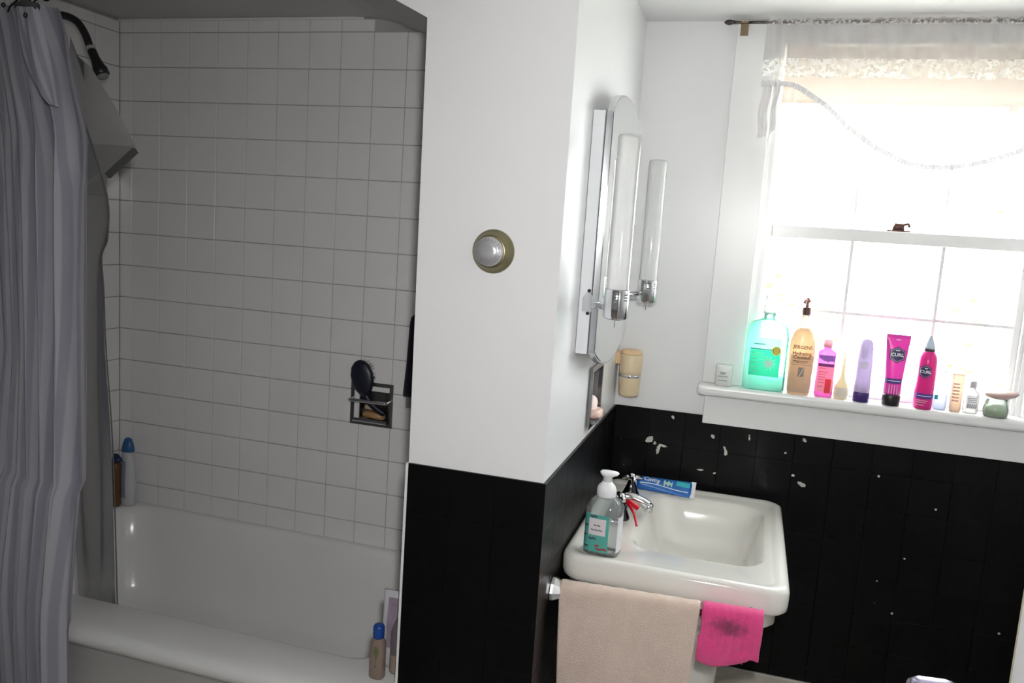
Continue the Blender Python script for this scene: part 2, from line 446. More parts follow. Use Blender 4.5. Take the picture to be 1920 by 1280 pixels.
# ------------------------------------------------------------------ window
win = structure(empty('window_1', (0, 0, 0)))
PANE = glass_pane('window_glass', (1, 1, 1), .05)
C0, C1 = 1.925, 2.865
box('casing', C0, WO[0], YW - .018, YW - .0003, 1.02, ZC - .001, TRIM, win, .002)
box('casing', WO[1], C1, YW - .018, YW - .0003, 1.02, ZC - .001, TRIM, win, .002)
box('head_casing', WO[0], WO[1], YW - .017, YW - .0003, WO[3] - .02, ZC - .001, TRIM, win, .002)
stool = link('sill', join_me('sill', [box_me('s', 1.913, 2.878, .058, YW + .015, .988, 1.0195, .011, 4), box_me('s', WO[0] + .001, WO[1] - .001, YW, YW + .16, .995, 1.0194)]), TRIM, win, smooth=False)
box('apron', 1.936, 2.855, YW - .021, YW - .0003, .899, .988, TRIM, win, .002)
for s, (xa, xb) in enumerate(((WO[0], WO[0] + .013), (WO[1] - .013, WO[1]))):
    box('jamb', xa, xb, YW - .001, YW + .158, 1.0196, WO[3], TRIM, win)
    box('stop', xa + (.013 if s == 0 else -.010), xb + (.010 if s == 0 else -.013), YW + .004, YW + .018, 1.02, WO[3], TRIM, win)
def sash(name, y0, y1, z0, z1, zm, rb, rt, cross=True):
    s = empty(name, (0, 0, 0), parent=win)
    xa, xb = WO[0] + .0135, WO[1] - .0135; st = .026
    box('stile', xa, xa + st, y0, y1, z0, z1, TRIM, s, .002); box('stile', xb - st, xb, y0, y1, z0, z1, TRIM, s, .002)
    box('bottom_rail', xa + st, xb - st, y0, y1, z0, z0 + rb, TRIM, s, .002); box('top_rail', xa + st, xb - st, y0, y1, z1 - rt, z1, TRIM, s, .002)
    xs_ = [xa + st, 2.2915, 2.5225, xb - st]; zs = [z0 + rb, zm, z1 - rt]; mw = .0045
    for x in xs_[1:3]: box('muntin', x - mw, x + mw, y0 + .003, y1 - .003, zs[0], zs[2], TRIM, s, .0015)
    for i in range(3):
        a = xs_[i] + (mw if i else 0); b = xs_[i + 1] - (mw if i < 2 else 0)
        if cross: box('muntin', a, b, y0 + .003, y1 - .003, zm - mw, zm + mw, TRIM, s, .0015)
        for j in range(2 if cross else 1):
            c = zs[j] + (mw if j else 0); d = zs[j + 1] - (mw if j < 1 else 0) if cross else zs[2]
            ym = (y0 + y1) / 2; link('pane', open_mesh('pane', [(a, ym, c), (b, ym, c), (b, ym, d), (a, ym, d)], [(0, 1, 2, 3)]), PANE, s)
    return s
lower = sash('lower_sash', YW + .020, YW + .050, 1.0197, 1.488, 1.253, .036, .034)
upper = sash('upper_sash', YW + .055, YW + .085, 1.455, 1.994, 1.725, .034, .035, False)
# brown sash lock on the meeting rail
BRONZE = mat('brown_bronze', (.16, .09, .075), .4, metal=.7, var=.3, vscale=60)
lk = empty('sash_lock', (2.405, YW + .035, 1.488), parent=lower)
link('lock_plate', box_me('lock_plate', -.030, .030, -.010, .010, 0, .004, .001), BRONZE, lk)
link('lock_body', join_me('lock_body', [loft_me('b', [(.004, .016, .008, 2.5), (.016, .015, .008, 2.5), (.020, .010, .006, 2.2)], 20)]), BRONZE, lk, smooth=True)
link('lock_lever', tube_me('lock_lever', spline([(-.012, -.004, .020), (.010, -.007, .019), (.022, -.009, .022), (.026, -.009, .013)], 5), .0035, 8), BRONZE, lk, smooth=True)

# roller shade
SHADE = cloth('cream_shade_cloth', (.95, .82, .72), .0, .027)
sh = tag(empty('roller_shade', (2.395, YW + .004, 1.975)), 'cream roller shade pulled a little way down behind the lace valance', 'shade')
link('roller', tube_me('roller', [(-.335, .000, .0), (.335, .000, .0)], .0085, 16), TRIM, sh, smooth=True)
n = 24; vs_, fs = [], []
for j in range(7):
    for i in range(n + 1):
        vs_.append((-.333 + .666 * i / n, -.0088 + .0006 * math.sin(i * .9), -.004 - .148 * j / 6 - (.0 if j else 0)))
for j in range(6):
    for i in range(n): a = j * (n + 1) + i; fs.append((a, a + 1, a + n + 2, a + n + 1))
link('shade_cloth', open_mesh('shade_cloth', vs_, fs), SHADE, sh)
box('hem_bar', -.333, .333, -.0125, -.0095, -.156, -.146, SHADE, sh)
link('pull_tab', prism_me('pull_tab', [(.228, -.154), (.252, -.154), (.250, -.176), (.240, -.182), (.230, -.176)], 'y', -.0135, -.0125), SHADE, sh)

# curtain rod with finial and bracket
rodc = tag(empty('curtain_rod', (1.905, .062, 2.021)), 'thin dark metal curtain rod just under the ceiling above the window', 'curtain rod')
RODM = mat('tarnished_rod', (.24, .22, .21), .3, metal=1.0, var=.3, vscale=40)
link('rod', tube_me('rod', [(.012, 0, 0), (.96, 0, 0)], .0042, 12), RODM, rodc, smooth=True)
fin = lathe_me('finial', [(.002, -.014), (.006, -.008), (.0072, 0), (.0055, .006), (.0045, .014)], 16)
link('finial', fin, mat('dark_finial', (.03, .02, .025), .35), rodc, rot=(0, R(90), 0), smooth=True)
BRK = mat('brown_bracket', (.30, .22, .13), .5, metal=.4, var=.4, vscale=80)
for bx in (.040, .93):
    link('bracket', join_me('bracket', [box_me('b', bx - .010, bx + .010, -.009, .040, -.006, -.0045), box_me('b', bx - .011, bx + .010, .0385, .0402, -.026, .006), prism_me('b', [(-.009, -.006), (-.009, .002), (-.0075, .002), (-.0075, -.006)], 'x', bx - .009, bx + .009), prism_me('b', [(-.006, -.005), (.038, -.026), (.038, -.005)], 'x', bx - .009, bx + .009)]), BRK, rodc)

# lace valance
SHEER = cloth('sheer_white', (.64, .62, .62), .36, .20)
SHEER2 = cloth('very_sheer_white', (.90, .89, .89), .86, .6)
LACE = cloth('white_lace', (.99, .98, .97), .33, .5, 'noise', 75, (.46, .54))
LACE2 = cloth('fine_lace', (.86, .84, .84), .50, .5, 'noise', 130, (.44, .56))
val = tag(empty('lace_valance', (0, 0, 0)), 'sheer white lace valance with a swag hanging over the top of the window', 'valance')
VX0, VX1 = 2.003, 2.862
def fold(x, z): return .062 - .0055 + .0045 * math.sin(x * 74 + .6 * math.sin(x * 19)) * (0.4 + (2.02 - z) * 2.2) + .002 * math.sin(x * 170 + z * 9)
def sheet(name, zt, zb_, m, nx=150, nz=8, x0=VX0, x1=VX1, off=0.0):
    vs_, fs = [], []
    for j in range(nz + 1):
        for i in range(nx + 1):
            x = x0 + (x1 - x0) * i / nx; a = zt(x) if callable(zt) else zt; b = zb_(x) if callable(zb_) else zb_
            z = a + (b - a) * j / nz; vs_.append((x, fold(x, z) + off, z))
    for j in range(nz):
        for i in range(nx): a = j * (nx + 1) + i; fs.append((a, a + 1, a + nx + 2, a + nx + 1))
    return link(name, open_mesh(name, vs_, fs), m, val, smooth=True)
sheet('header_ruffle', lambda x: 2.0275 + .0015 * math.sin(x * 210), 2.012, LACE2, 220, 3, off=-.0015)
sheet('sheer_panel', 2.014, 1.925, SHEER)
def scallop(x): return 1.882 - .006 * abs(math.sin(x * 34))
sheet('lace_band', 1.926, scallop, LACE, off=-.001)
SW = [(2.003, 1.862), (2.06, 1.866), (2.11, 1.852), (2.179, 1.808), (2.245, 1.752), (2.31, 1.708), (2.38, 1.674), (2.445, 1.661), (2.52, 1.668), (2.58, 1.684), (2.66, 1.720), (2.74, 1.785), (2.81, 1.848), (2.862, 1.862)]
SWs = spline([(x, 0, z) for x, z in SW], 10)
def swag(x):
    for a, b in zip(SWs, SWs[1:]):
        if a.x <= x <= b.x: return a.z + (b.z - a.z) * (x - a.x) / max(1e-6, b.x - a.x)
    return 1.862
sheet('swag_panel', scallop, swag, SHEER2, 150, 10)
# ruffled hem that follows the swag
vs_, fs = [], []
m_ = len(SWs) * 4
for i in range(m_):
    t = i / (m_ - 1) * (len(SWs) - 1); k = min(int(t), len(SWs) - 2); p = SWs[k].lerp(SWs[k + 1], t - k)
    d = (SWs[k + 1] - SWs[k]).normalized(); nn = Vector((d.z, 0, -d.x))
    wv = .004 * math.sin(i * 1.15)
    for q in range(3):
        c = p + nn * (.0065 * q); vs_.append((c.x, fold(p.x, p.z) - .007 + wv * q * .6, c.z))
for i in range(m_ - 1):
    for q in range(2): a = i * 3 + q; fs.append((a, a + 1, a + 4, a + 3))
link('swag_ruffle', open_mesh('swag_ruffle', vs_, fs), cloth('ruffle_lace', (.86, .84, .86), .01, .024), val, smooth=True)
# side tails
for x0, x1, zb0, zb1 in ((2.006, 2.030, 1.716, 1.722), (2.036, 2.052, 1.722, 1.745), (2.072, 2.100, 1.718, 1.770), (2.150, 2.190, 1.690, 1.735), (2.70, 2.74, 1.70, 1.68), (2.80, 2.855, 1.72, 1.715)):
    vs_, fs = [], []
    for j in range(13):
        for i in range(7):
            u = i / 6; x = x0 + (x1 - x0) * u; zt = swag(x) + .004; zz = zb0 + (zb1 - zb0) * u
            z = zt + (zz - zt) * j / 12; vs_.append((x + .003 * math.sin(j * .7), fold(x, 1.8) - .004 + .006 * math.sin(u * 9 + j * .35), z))
    for j in range(12):
        for i in range(6): a = j * 7 + i; fs.append((a, a + 1, a + 8, a + 7))
    link('tail', open_mesh('tail', vs_, fs), cloth('tail_lace', (.86, .84, .84), .03, .03) if x0 < 2.06 else SHEER2, val, smooth=True)

# ------------------------------------------------------------------ outdoors
structure(box('ground_outside', -14, 20, .5, 40, -3.1, -3.0, mat('bounce_lawn', (.74, .76, .62), .9, var=.3, vscale=2)))  # lawn colour paled to carry sunlight and bounce it up indoors
LEAF = plastic('leaf', (.26, .33, .11), .4, .0, .7)
BARK = mat('bark', (.22, .17, .13), .9, var=.4, vscale=20)
def tree(x, y, h, r, n, label):
    t = tag(empty('leafy_tree', (x, y, -3.0)), label, 'tree', 'trees outside the window')
    link('trunk', tube_me('trunk', [(0, 0, 0), (.05, 0, h * .3), (0, .05, h * .62)], [.16, .13, .08], 10), BARK, t, smooth=True)
    vs_, fs = [], []
    for k in range(n):
        a = random.uniform(0, 6.283); b = random.uniform(-1, 1); rr = r * random.uniform(.35, 1) ** .5 * (1 + .25 * math.sin(a * 3))
        c = Vector((rr * math.cos(a) * math.sqrt(1 - b * b), rr * math.sin(a) * math.sqrt(1 - b * b), h * .62 + rr * b * 1.1))
        q = Matrix.Rotation(random.uniform(0, 6.28), 3, 'Z') @ Matrix.Rotation(random.uniform(-1.2, 1.2), 3, 'X'); s = random.uniform(.07, .14); b0 = len(vs_)
        for u, v in ((-.5, 0), (0, -.35), (.5, 0), (0, .35)): vs_.append(c + q @ Vector((u * s * 2, v * s * 2, 0)))
        fs.append((b0, b0 + 1, b0 + 2, b0 + 3))
    f = link('foliage', open_mesh('foliage', vs_, fs), LEAF, t); f['kind'] = 'stuff'
tree(1.6, 8.0, 5.2, 1.7, 1500, 'round leafy tree outside, left of the middle panes')
tree(5.8, 10.5, 6.0, 2.0, 1500, 'pale leafy tree outside, seen through the right panes')
tree(2.6, 15.0, 5.0, 1.9, 1300, 'far low tree outside, seen through the middle panes')

# ------------------------------------------------------------------ bathtub
def rrect(x0, x1, y0, y1, r, n=8):
    out = []
    for cx, cy, a0 in ((x1 - r, y1 - r, 0), (x0 + r, y1 - r, 90), (x0 + r, y0 + r, 180), (x1 - r, y0 + r, 270)):
        for k in range(n + 1):
            a = R(a0 + 90 * k / n); out.append((cx + r * math.cos(a), cy + r * math.sin(a)))
    return out
def rings_me(name, rings, cap_first=False, cap_last=True, n=8):
    vs_, fs = [], []; N_ = 4 * (n + 1)
    for (x0, x1, y0, y1, r, z) in rings:
        for x, y in rrect(x0, x1, y0, y1, r, n): vs_.append((x, y, z))
    for j in range(len(rings) - 1):
        for i in range(N_):
            k = (i + 1) % N_; fs.append((j * N_ + i, j * N_ + k, (j + 1) * N_ + k, (j + 1) * N_ + i))
    if cap_first: fs.append(tuple(range(N_)))
    if cap_last: fs.append(tuple(range((len(rings) - 1) * N_, len(rings) * N_)))
    return mesh(name, vs_, fs)
tub = tag(empty('bathtub', (.66, -.39, 0)), 'white enamelled bathtub built into the tiled alcove', 'bathtub')
o = -tub.location
TX0, TX1, TY0, TY1 = XE + .010, XL - .004, -.800, -.010
rings = [(TX0, TX1, TY0 + .035, TY1, .012, 0), (TX0, TX1, TY0 + .035, TY1, .012, .325), (TX0, TX1, TY0 + .004, TY1, .014, .345),
         (TX0, TX1, TY0, TY1, .016, .360), (TX0, TX1, TY0 + .006, TY1, .018, .374), (TX0, TX1, TY0 + .022, TY1, .02, .383), (TX0 + .01, TX1 - .01, TY0 + .045, TY1 - .006, .03, .386),
         (TX0 + .05, TX1 - .07, TY0 + .142, TY1 - .022, .10, .385), (TX0 + .058, TX1 - .08, TY0 + .152, TY1 - .028, .11, .380), (TX0 + .068, TX1 - .09, TY0 + .162, TY1 - .034, .12, .362),
         (TX0 + .085, TX1 - .13, TY0 + .178, TY1 - .050, .13, .25), (TX0 + .10, TX1 - .17, TY0 + .195, TY1 - .066, .14, .13), (TX0 + .13, TX1 - .21, TY0 + .225, TY1 - .095, .14, .07), (TX0 + .20, TX1 - .30, TY0 + .30, TY1 - .17, .12, .055)]
link('tub_shell', rings_me('tub_shell', rings), TUB, tub, loc=o, smooth=True)
link('drain', lathe_me('drain', [(.030, 0), (.032, .002), (.026, .003), (.020, .001)], 24), CHROME, tub, loc=(o.x + .22, o.y - .36, .056), smooth=True)
link('overflow_plate', lathe_me('overflow_plate', [(.036, 0), (.034, .006), (.010, .009), (.0, .009)], 24, False), CHROME, tub, loc=(o.x + TX0 + .083, o.y - .38, .27), rot=(0, R(82), 0), smooth=True)

# bottles on the bath rim and in the far corner
def bottle(name, label, cat, loc, secs, body_m, rz=0, group=None, seg=32):
    t = tag(empty(name, loc, (0, 0, rz)), label, cat, group)
    b = link('body', loft_me('body', secs, seg), body_m, t, smooth=True)
    return t
def autosmooth(o, ang=40):
    for p in o.data.polygons: p.use_smooth = True
    try: o.data.set_sharp_from_angle(angle=R(ang))
    except Exception: pass

S = [(0, .016, .013, 2.6), (.004, .0185, .0155, 2.6), (.085, .0175, .0145, 2.6), (.096, .013, .011, 2.3), (.101, .0095, .0095, 2)]
AMB = plastic('clear_pinkish_gel', (.55, .42, .36), .4, .25, .2, (.8, .7, .62))
t = bottle('shampoo_bottle', 'small clear bottle with a blue cap on the tub rim by the pier', 'bottle', (1.301, -.705, .3865), S, AMB)
BLUE = mat('blue_cap', (.01, .06, .30), .35)
link('cap', lathe_me('cap', [(.0128, .097), (.0132, .100), (.0132, .122), (.011, .127), (.004, .128)], 24), BLUE, t, smooth=True)
patch('label', S, -.010, .010, .03, .08, plastic('green_print', (.32, .36, .16), .3, .3), t, shape=lambda u, v: abs(u - .25) < .35 + .3 * math.sin(v * 3))
S = [(0, .020, .014, 2.8), (.004, .024, .018, 2.8), (.10, .0235, .0175, 2.8), (.125, .016, .014, 2.4), (.135, .011, .011, 2)]
t = bottle('shampoo_bottle', 'dusky purple-grey bottle with a beige base beside the blue-capped bottle', 'bottle', (1.341, -.668, .3865), S, mat('dusky_purple', (.20, .17, .19), .3, var=.3, vscale=40))
link('cap', lathe_me('cap', [(.011, .135), (.011, .158), (.009, .161)], 20), BLACKPLASTIC, t, smooth=True)
patch('base_print', S, -.0225, .0225, .003, .048, mat('beige_print', (.38, .30, .24), .4, var=.2), t)
S = [(0, .022, .014, 3), (.01, .024, .016, 3), (.11, .024, .013, 3), (.185, .025, .003, 3)]
t = bottle('squeeze_tube', 'tall white and lilac tube at the end of the tub rim', 'tube', (1.308, -.645, .3865), S, mat('white_tube', (.58, .58, .62), .35, var=.05))
patch('label', S, -.010, .021, .05, .17, mat('lilac_print', (.42, .34, .42), .4, var=.5, vscale=60), t)
# far corner
S = [(0, .022, .016, 2.4), (.006, .027, .020, 2.4), (.06, .028, .021, 2.4), (.12, .026, .019, 2.4), (.17, .021, .016, 2.4), (.192, .017, .014, 2.2)]
t = bottle('shampoo_bottle', 'white curved bottle with a blue cap in the far corner of the tub', 'bottle', (.028, -.055, .3862), S, mat('white_bottle', (.62, .63, .65), .3, var=.05))
link('cap', loft_me('cap', [(.192, .022, .016, 2.4), (.196, .023, .017, 2.4), (.220, .018, .014, 2.3), (.236, .012, .010, 2.1), (.240, .006, .005, 2)], 28), mat('mid_blue_cap', (.03, .12, .30), .3), t, smooth=True)
patch('label', S, -.018, .006, .03, .16, mat('blue_grey_print', (.36, .38, .52), .4, var=.4, vscale=70), t)
S = [(0, .012, .012, 2.2), (.005, .015, .015, 2.2), (.10, .0155, .0155, 2.2), (.150, .0155, .0155, 2.2), (.158, .012, .012, 2)]
t = bottle('conditioner_bottle', 'slim amber brown bottle in front of the white corner bottle', 'bottle', (.004, -.085, .3862), S, mat('amber_brown', (.15, .065, .018), .3, var=.3, vscale=30))
link('cap', loft_me('cap', [(.158, .013, .013, 2), (.163, .020, .014, 2, .006), (.172, .017, .012, 2, .004), (.186, .008, .007, 2, -.001)], 24), mat('navy_cap', (.01, .03, .09), .35), t, smooth=True)

# ------------------------------------------------------------------ soap dishes (recessed, chrome)
def soap_dish(name, label, origin, rz, w, h, bar):
    """local: x along the wall, -y out of the wall, z up; origin = lower left corner of the opening"""
    t = tag(empty(name, origin, (0, 0, rz)), label, 'soap dish')
    d = .055; f = .010
    vs_ = [(0, 0, 0), (w, 0, 0), (w, 0, h), (0, 0, h), (.006, d, .006), (w - .006, d, .006), (w - .006, d, h - .006), (.006, d, h - .006)]
    link('recess', open_mesh('recess', vs_, [(4, 5, 6, 7), (0, 1, 5, 4), (1, 2, 6, 5), (2, 3, 7, 6), (3, 0, 4, 7)]), DARKCHROME, t)
    q = [box_me('f', -f, w + f, -.0105, -.0075, -f, .002), box_me('f', -f, w + f, -.0105, -.0075, h - .002, h + f), box_me('f', -f, .002, -.0105, -.0075, .002, h - .002), box_me('f', w - .002, w + f, -.0105, -.0075, .002, h - .002),
         box_me('f', -.002, w + .002, -.008, .001, -.002, 0), box_me('f', -.002, w + .002, -.008, .001, h, h + .002), box_me('f', -.002, 0, -.008, .001, 0, h), box_me('f', w, w + .002, -.008, .001, 0, h)]
    link('flange', join_me('flange', q), DARKCHROME, t)
    link('tray', prism_me('tray', [(-.026, .006), (-.022, .001), (d - .006, .001), (d - .006, .006), (-.018, .008), (-.024, .014)], 'x', .004, w - .004), DARKCHROME, t)
    if bar:
        zb_ = h * .62
        link('grab_bar', tube_me('grab_bar', spline([(.002, -.010, zb_), (.001, -.034, zb_), (.008, -.042, zb_), (w / 2, -.043, zb_), (w - .008, -.042, zb_), (w - .001, -.034, zb_), (w - .002, -.010, zb_)], 5), .0055, 12), CHROME, t, smooth=True)
    return t
soap_dish('recessed_soap_dish', 'dull chrome recessed soap dish with grab bar in the white tiled wall', (TD[0], 0, TD[2]), 0, TD[1] - TD[0], TD[3] - TD[2], True)
soap_dish('recessed_soap_dish', 'shiny chrome recessed soap dish in the white wall below the mirror', (XS, SD[0], SD[2]), R(90), SD[1] - SD[0], SD[3] - SD[2], False)
def soap_me(a, b, h, sag=0.0, n=2.4):
    me = loft_me('soap', [(0, a * .80, b * .80, n), (h * .15, a * .95, b * .95, n), (h * .5, a, b, n), (h * .85, a * .93, b * .93, n), (h, a * .72, b * .72, n)], 28)
    for v in me.vertices: v.co.z += sag * (v.co.x / a) ** 2
    return me
tag(link('soap_bar', soap_me(.040, .021, .020, -.004), mat('orange_soap', (.52, .30, .14), .4, var=.25, vscale=50), None, (TD[0] + .062, .012, TD[2] + .0125), (0, R(4), 0), True), 'worn orange bar of soap in the tiled wall dish', 'soap')
tag(link('soap_bar', soap_me(.026, .018, .018, -.002), mat('cream_soap', (.62, .52, .36), .4, var=.2, vscale=50), None, (TD[0] + .046, .030, TD[2] + .031), (R(-14), R(8), .3), True), 'small cream bar of soap behind the orange soap', 'soap')
tag(link('soap_bar', soap_me(.036, .024, .022, .0), mat('pink_soap', (.85, .60, .52), .4, var=.15, vscale=50), None, (XS + .006, -.272, SD[2] + .008), (0, 0, R(90)), True), 'pale pink bar of soap in the shiny dish below the mirror', 'soap')
tag(link('soap_bar', soap_me(.028, .018, .018, .0), mat('pale_pink_soap', (.88, .70, .66), .4, var=.15, vscale=50), None, (XS - .008, -.268, SD[2] + .034), (R(30), R(-40), R(90)), True), 'pale pink soap sliver propped on the lower pink soap', 'soap')

# round navy brush stuck in the tiled dish
NAVY = mat('navy_plastic', (.006, .008, .022), .4)
br = tag(empty('hair_brush', (TD[0] + .064, -.020, TD[2] + .016), (0, R(-14), 0)), 'navy hair brush with its head up, stuck in the tiled wall dish', 'brush')
hd = loft_me('head', [(.060, .010, .008, 2), (.075, .022, .010, 2), (.095, .030, .012, 2), (.118, .031, .012, 2), (.138, .025, .011, 2), (.150, .014, .008, 2), (.154, .004, .003, 2)], 28)
link('head', hd, NAVY, br, smooth=True)
link('handle', tube_me('handle', spline([(0, 0, .066), (.006, .002, .045), (.020, .010, .02), (.034, .018, .004)], 5), [.0085] * 15 + [.0075], 12), NAVY, br, smooth=True)
vs_, fs = [], []
for k in range(420):
    u = random.uniform(-1, 1); v = random.uniform(-1, 1)
    if u * u + v * v > 1: continue
    p = Vector((u * .024, .008, .115 + v * .032)); d = Vector((u * .35 + .95, .35, v * .5 + .35)).normalized() * .024
    b0 = len(vs_); e = Vector((.0006, 0, .0006))
    vs_ += [p - e, p + e, p + d + e * .4, p + d - e * .4]; fs.append((b0, b0 + 1, b0 + 2, b0 + 3))
bo = link('bristles', open_mesh('bristles', vs_, fs), mat('dark_bristle', (.02, .02, .025), .6), br); bo['kind'] = 'stuff'

# dark towel beyond the pier edge, hung on the alcove end
DT = mat('navy_towel', (.006, .007, .02), .95, var=.3, vscale=60, bump=.5, bscale=300, sheen=.2)
dtw = tag(empty('hanging_towel', (1.10, -.045, .86)), 'narrow navy towel hanging on the tiled wall beside the white pier', 'towel')
link('cloth', loft_me('cloth', [(.037, .054, .012, 4), (.045, .055, .015, 4), (.14, .048, .016, 4), (.26, .044, .016, 3.5), (.282, .041, .015, 3), (.291, .032, .010, 2.4)], 32), DT, dtw, smooth=True)
link('grey_lining', box_me('grey_lining', -.048, .05, .002, .010, 0, .04, .002), mat('grey_lining', (.30, .30, .30), .9, var=.2), dtw)
link('towel_hook', tube_me('towel_hook', spline([(0, .044, .275), (0, .02, .272), (0, .0, .280), (0, -.010, .292)], 4), .004, 8), CHROME, dtw, smooth=True)

# ------------------------------------------------------------------ shower
shw = tag(empty('shower_fixture', (XE + .008, -.37, 1.93)), 'dark shower head on a curved arm behind the curtain top', 'shower head')
SHM = mat('dark_shower_metal', (.055, .055, .06), .35, metal=.6, var=.2)
link('escutcheon', lathe_me('escutcheon', [(.032, 0), (.030, .006), (.014, .012), (.012, .014)], 24), SHM, shw, rot=(0, R(90), 0), smooth=True)
link('shower_arm', tube_me('shower_arm', spline([(.006, 0, .0), (.08, 0, .012), (.135, 0, .012), (.180, 0, -.006), (.208, 0, -.040), (.222, 0, -.070)], 6), .0105, 14), SHM, shw, smooth=True)
hd = lathe_me('spray_head', [(.0095, 0), (.0125, .003), (.0125, .012), (.013, .03), (.017, .052), (.0205, .060), (.0205, .078), (.017, .080)], 24)
e = link('spray_head', hd, SHM, shw, loc=(.229, 0, -.082), rot=(0, R(151), 0), smooth=True)
link('collar', lathe_me('collar', [(.0105, 0), (.014, .001), (.014, .008), (.0105, .009)], 24), mat('pale_collar', (.5, .5, .5), .3), shw, loc=(.224, 0, -.073), rot=(0, R(154), 0), smooth=True)
link('spray_face', lathe_me('spray_face', [(.016, .080), (.015, .086), (.004, .087)], 24), mat('grey_face', (.30, .30, .30), .5), shw, loc=(.229, 0, -.082), rot=(0, R(151), 0), smooth=True)

srod = tag(empty('shower_rod', (XE, -.77, 1.905)), 'metal shower curtain rod above the tub opening', 'curtain rod')
link('rod', tube_me('rod', [(.008, 0, 0), (XL - XE - .01, 0, 0)], .0125, 16), RODM, srod, smooth=True)
for xx in (0.001, XL - XE - .012): link('end_cap', lathe_me('end_cap', [(.022, 0), (.022, .008), (.014, .012)], 20), RODM, srod, loc=(xx, 0, 0), rot=(0, R(90), 0), smooth=True)

# curtain cloth
def stripe_cloth():
    m = bpy.data.materials.new('striped_curtain'); m.use_nodes = True; nt = m.node_tree
    for n in list(nt.nodes): nt.nodes.remove(n)
    N = nt.nodes.new; L = nt.links.new
    out = N('ShaderNodeOutputMaterial'); d = N('ShaderNodeBsdfDiffuse'); t = N('ShaderNodeBsdfTranslucent')
    uv = N('ShaderNodeUVMap'); sx = N('ShaderNodeSeparateXYZ'); L(uv.outputs[0], sx.inputs[0])
    mu = N('ShaderNodeMath'); mu.operation = 'MULTIPLY'; mu.inputs[1].default_value = 250.0; L(sx.outputs['X'], mu.inputs[0])
    sn = N('ShaderNodeMath'); sn.operation = 'SINE'; L(mu.outputs[0], sn.inputs[0])
    mr = N('ShaderNodeMapRange'); mr.inputs[1].default_value = -.35; mr.inputs[2].default_value = .35; L(sn.outputs[0], mr.inputs[0])
    mx = N('ShaderNodeMix'); mx.data_type = 'RGBA'; mx.inputs[6].default_value = (.44, .44, .52, 1); mx.inputs[7].default_value = (.60, .60, .66, 1)
    L(mr.outputs[0], mx.inputs[0]); L(mx.outputs[2], d.inputs[0]); L(mx.outputs[2], t.inputs[0])
    ms = N('ShaderNodeMixShader'); ms.inputs[0].default_value = .18; L(d.outputs[0], ms.inputs[1]); L(t.outputs[0], ms.inputs[2]); L(ms.outputs[0], out.inputs[0])
    return m
CURT = stripe_cloth()
ct = tag(empty('shower_curtain', (.36, -.80, 1.85)), 'grey striped fabric shower curtain bunched at the left end of the tub', 'shower curtain')
nu, nv = 170, 60; vs_, fs, uvs = [], [], []
ZT, ZBm = 1.853, .12
def edge_r(z):
    pts = [(1.853, .468), (1.80, .490), (1.66, .533), (1.575, .556), (1.30, .560), (1.10, .560), (.80, .550), (.374, .531), (.10, .530)]
    for (a, xa), (b, xb) in zip(pts, pts[1:]):
        if a >= z >= b: return xa + (xb - xa) * (a - z) / (a - b)
    return .53
for j in range(nv + 1):
    z = ZT + (ZBm - ZT) * j / nv; v = j / nv
    xr_ = edge_r(z); xl_ = .07 + .09 * v
    for i in range(nu + 1):
        u = i / nu
        gath = math.sin(math.pi * min(1, max(0, (1.80 - z) / .35)))      # the cloth is pinched below its hooks
        ph = u * 2 * math.pi * 8.5 + .7 * math.sin(z * 3.1 + u * 4) + .5 * math.sin(z * 9 + u * 11) * max(0, gath)
        amp = .020 + .012 * math.sin(u * 7 + 1) + .008 * v
        x = xl_ + (xr_ - xl_) * u + .009 * math.sin(ph * 2 + .5) * .6
        y = -.800 + amp * math.sin(ph) - .022 * (u - .5) * math.sin(z * 2) + .07 * (u - .55) ** 2 - (.03 if z < .45 else .03 * max(0, (0.75 - z) / .3))
        y += .23 * max(0, .68 - u) * min(1, max(0, (z - .55) / .5))
        if z < .75: y = -.800 + (y + .800) * .9 - .012
        y = min(y, -.812 + .0 * v) if z < .40 else y
        vs_.append((x - .36, y + .80, z - 1.85)); uvs.append((u, v))
for j in range(nv):
    for i in range(nu): a = j * (nu + 1) + i; fs.append((a, a + 1, a + nu + 2, a + nu + 1))
me = open_mesh('cloth', vs_, fs); ul = me.uv_layers.new(name='UVMap')
for lp in me.loops: ul.data[lp.index].uv = uvs[lp.vertex_index]
link('cloth', me, CURT, ct, smooth=True)
# loose corner folded over in front
fl = [(.452, 1.828), (.512, 1.826), (.520, 1.79), (.530, 1.73), (.546, 1.665), (.554, 1.625), (.530, 1.628), (.505, 1.648), (.487, 1.675), (.470, 1.72), (.458, 1.78)]
vs_ = []; fs = []; uvs = []
rows = 14
left = spline([(.452, 0, 1.828), (.458, 0, 1.78), (.470, 0, 1.72), (.487, 0, 1.675), (.505, 0, 1.648), (.53, 0, 1.628)], 6)
right = spline([(.512, 0, 1.826), (.518, 0, 1.79), (.532, 0, 1.73), (.546, 0, 1.675), (.553, 0, 1.64), (.555, 0, 1.622)], 6)
for j, (a, b) in enumerate(zip(left, right)):
    for i in range(9):
        u = i / 8; p = a.lerp(b, u); sag = .012 * math.sin(u * math.pi) + .004 * math.sin(u * 9 + j * .2)
        vs_.append((p.x - .36, -.862 - sag + .012 * j / len(left) + .80, p.z - 1.85)); uvs.append((u * .09 + .3, j / 30))
for j in range(len(left) - 1):
    for i in range(8): a = j * 9 + i; fs.append((a, a + 1, a + 10, a + 9))
me = open_mesh('loose_corner', vs_, fs); ul = me.uv_layers.new(name='UVMap')
for lp in me.loops: ul.data[lp.index].uv = uvs[lp.vertex_index]
link('loose_corner', me, CURT, ct, smooth=True)
GREY = mat('dark_hem', (.09, .09, .09), .8)
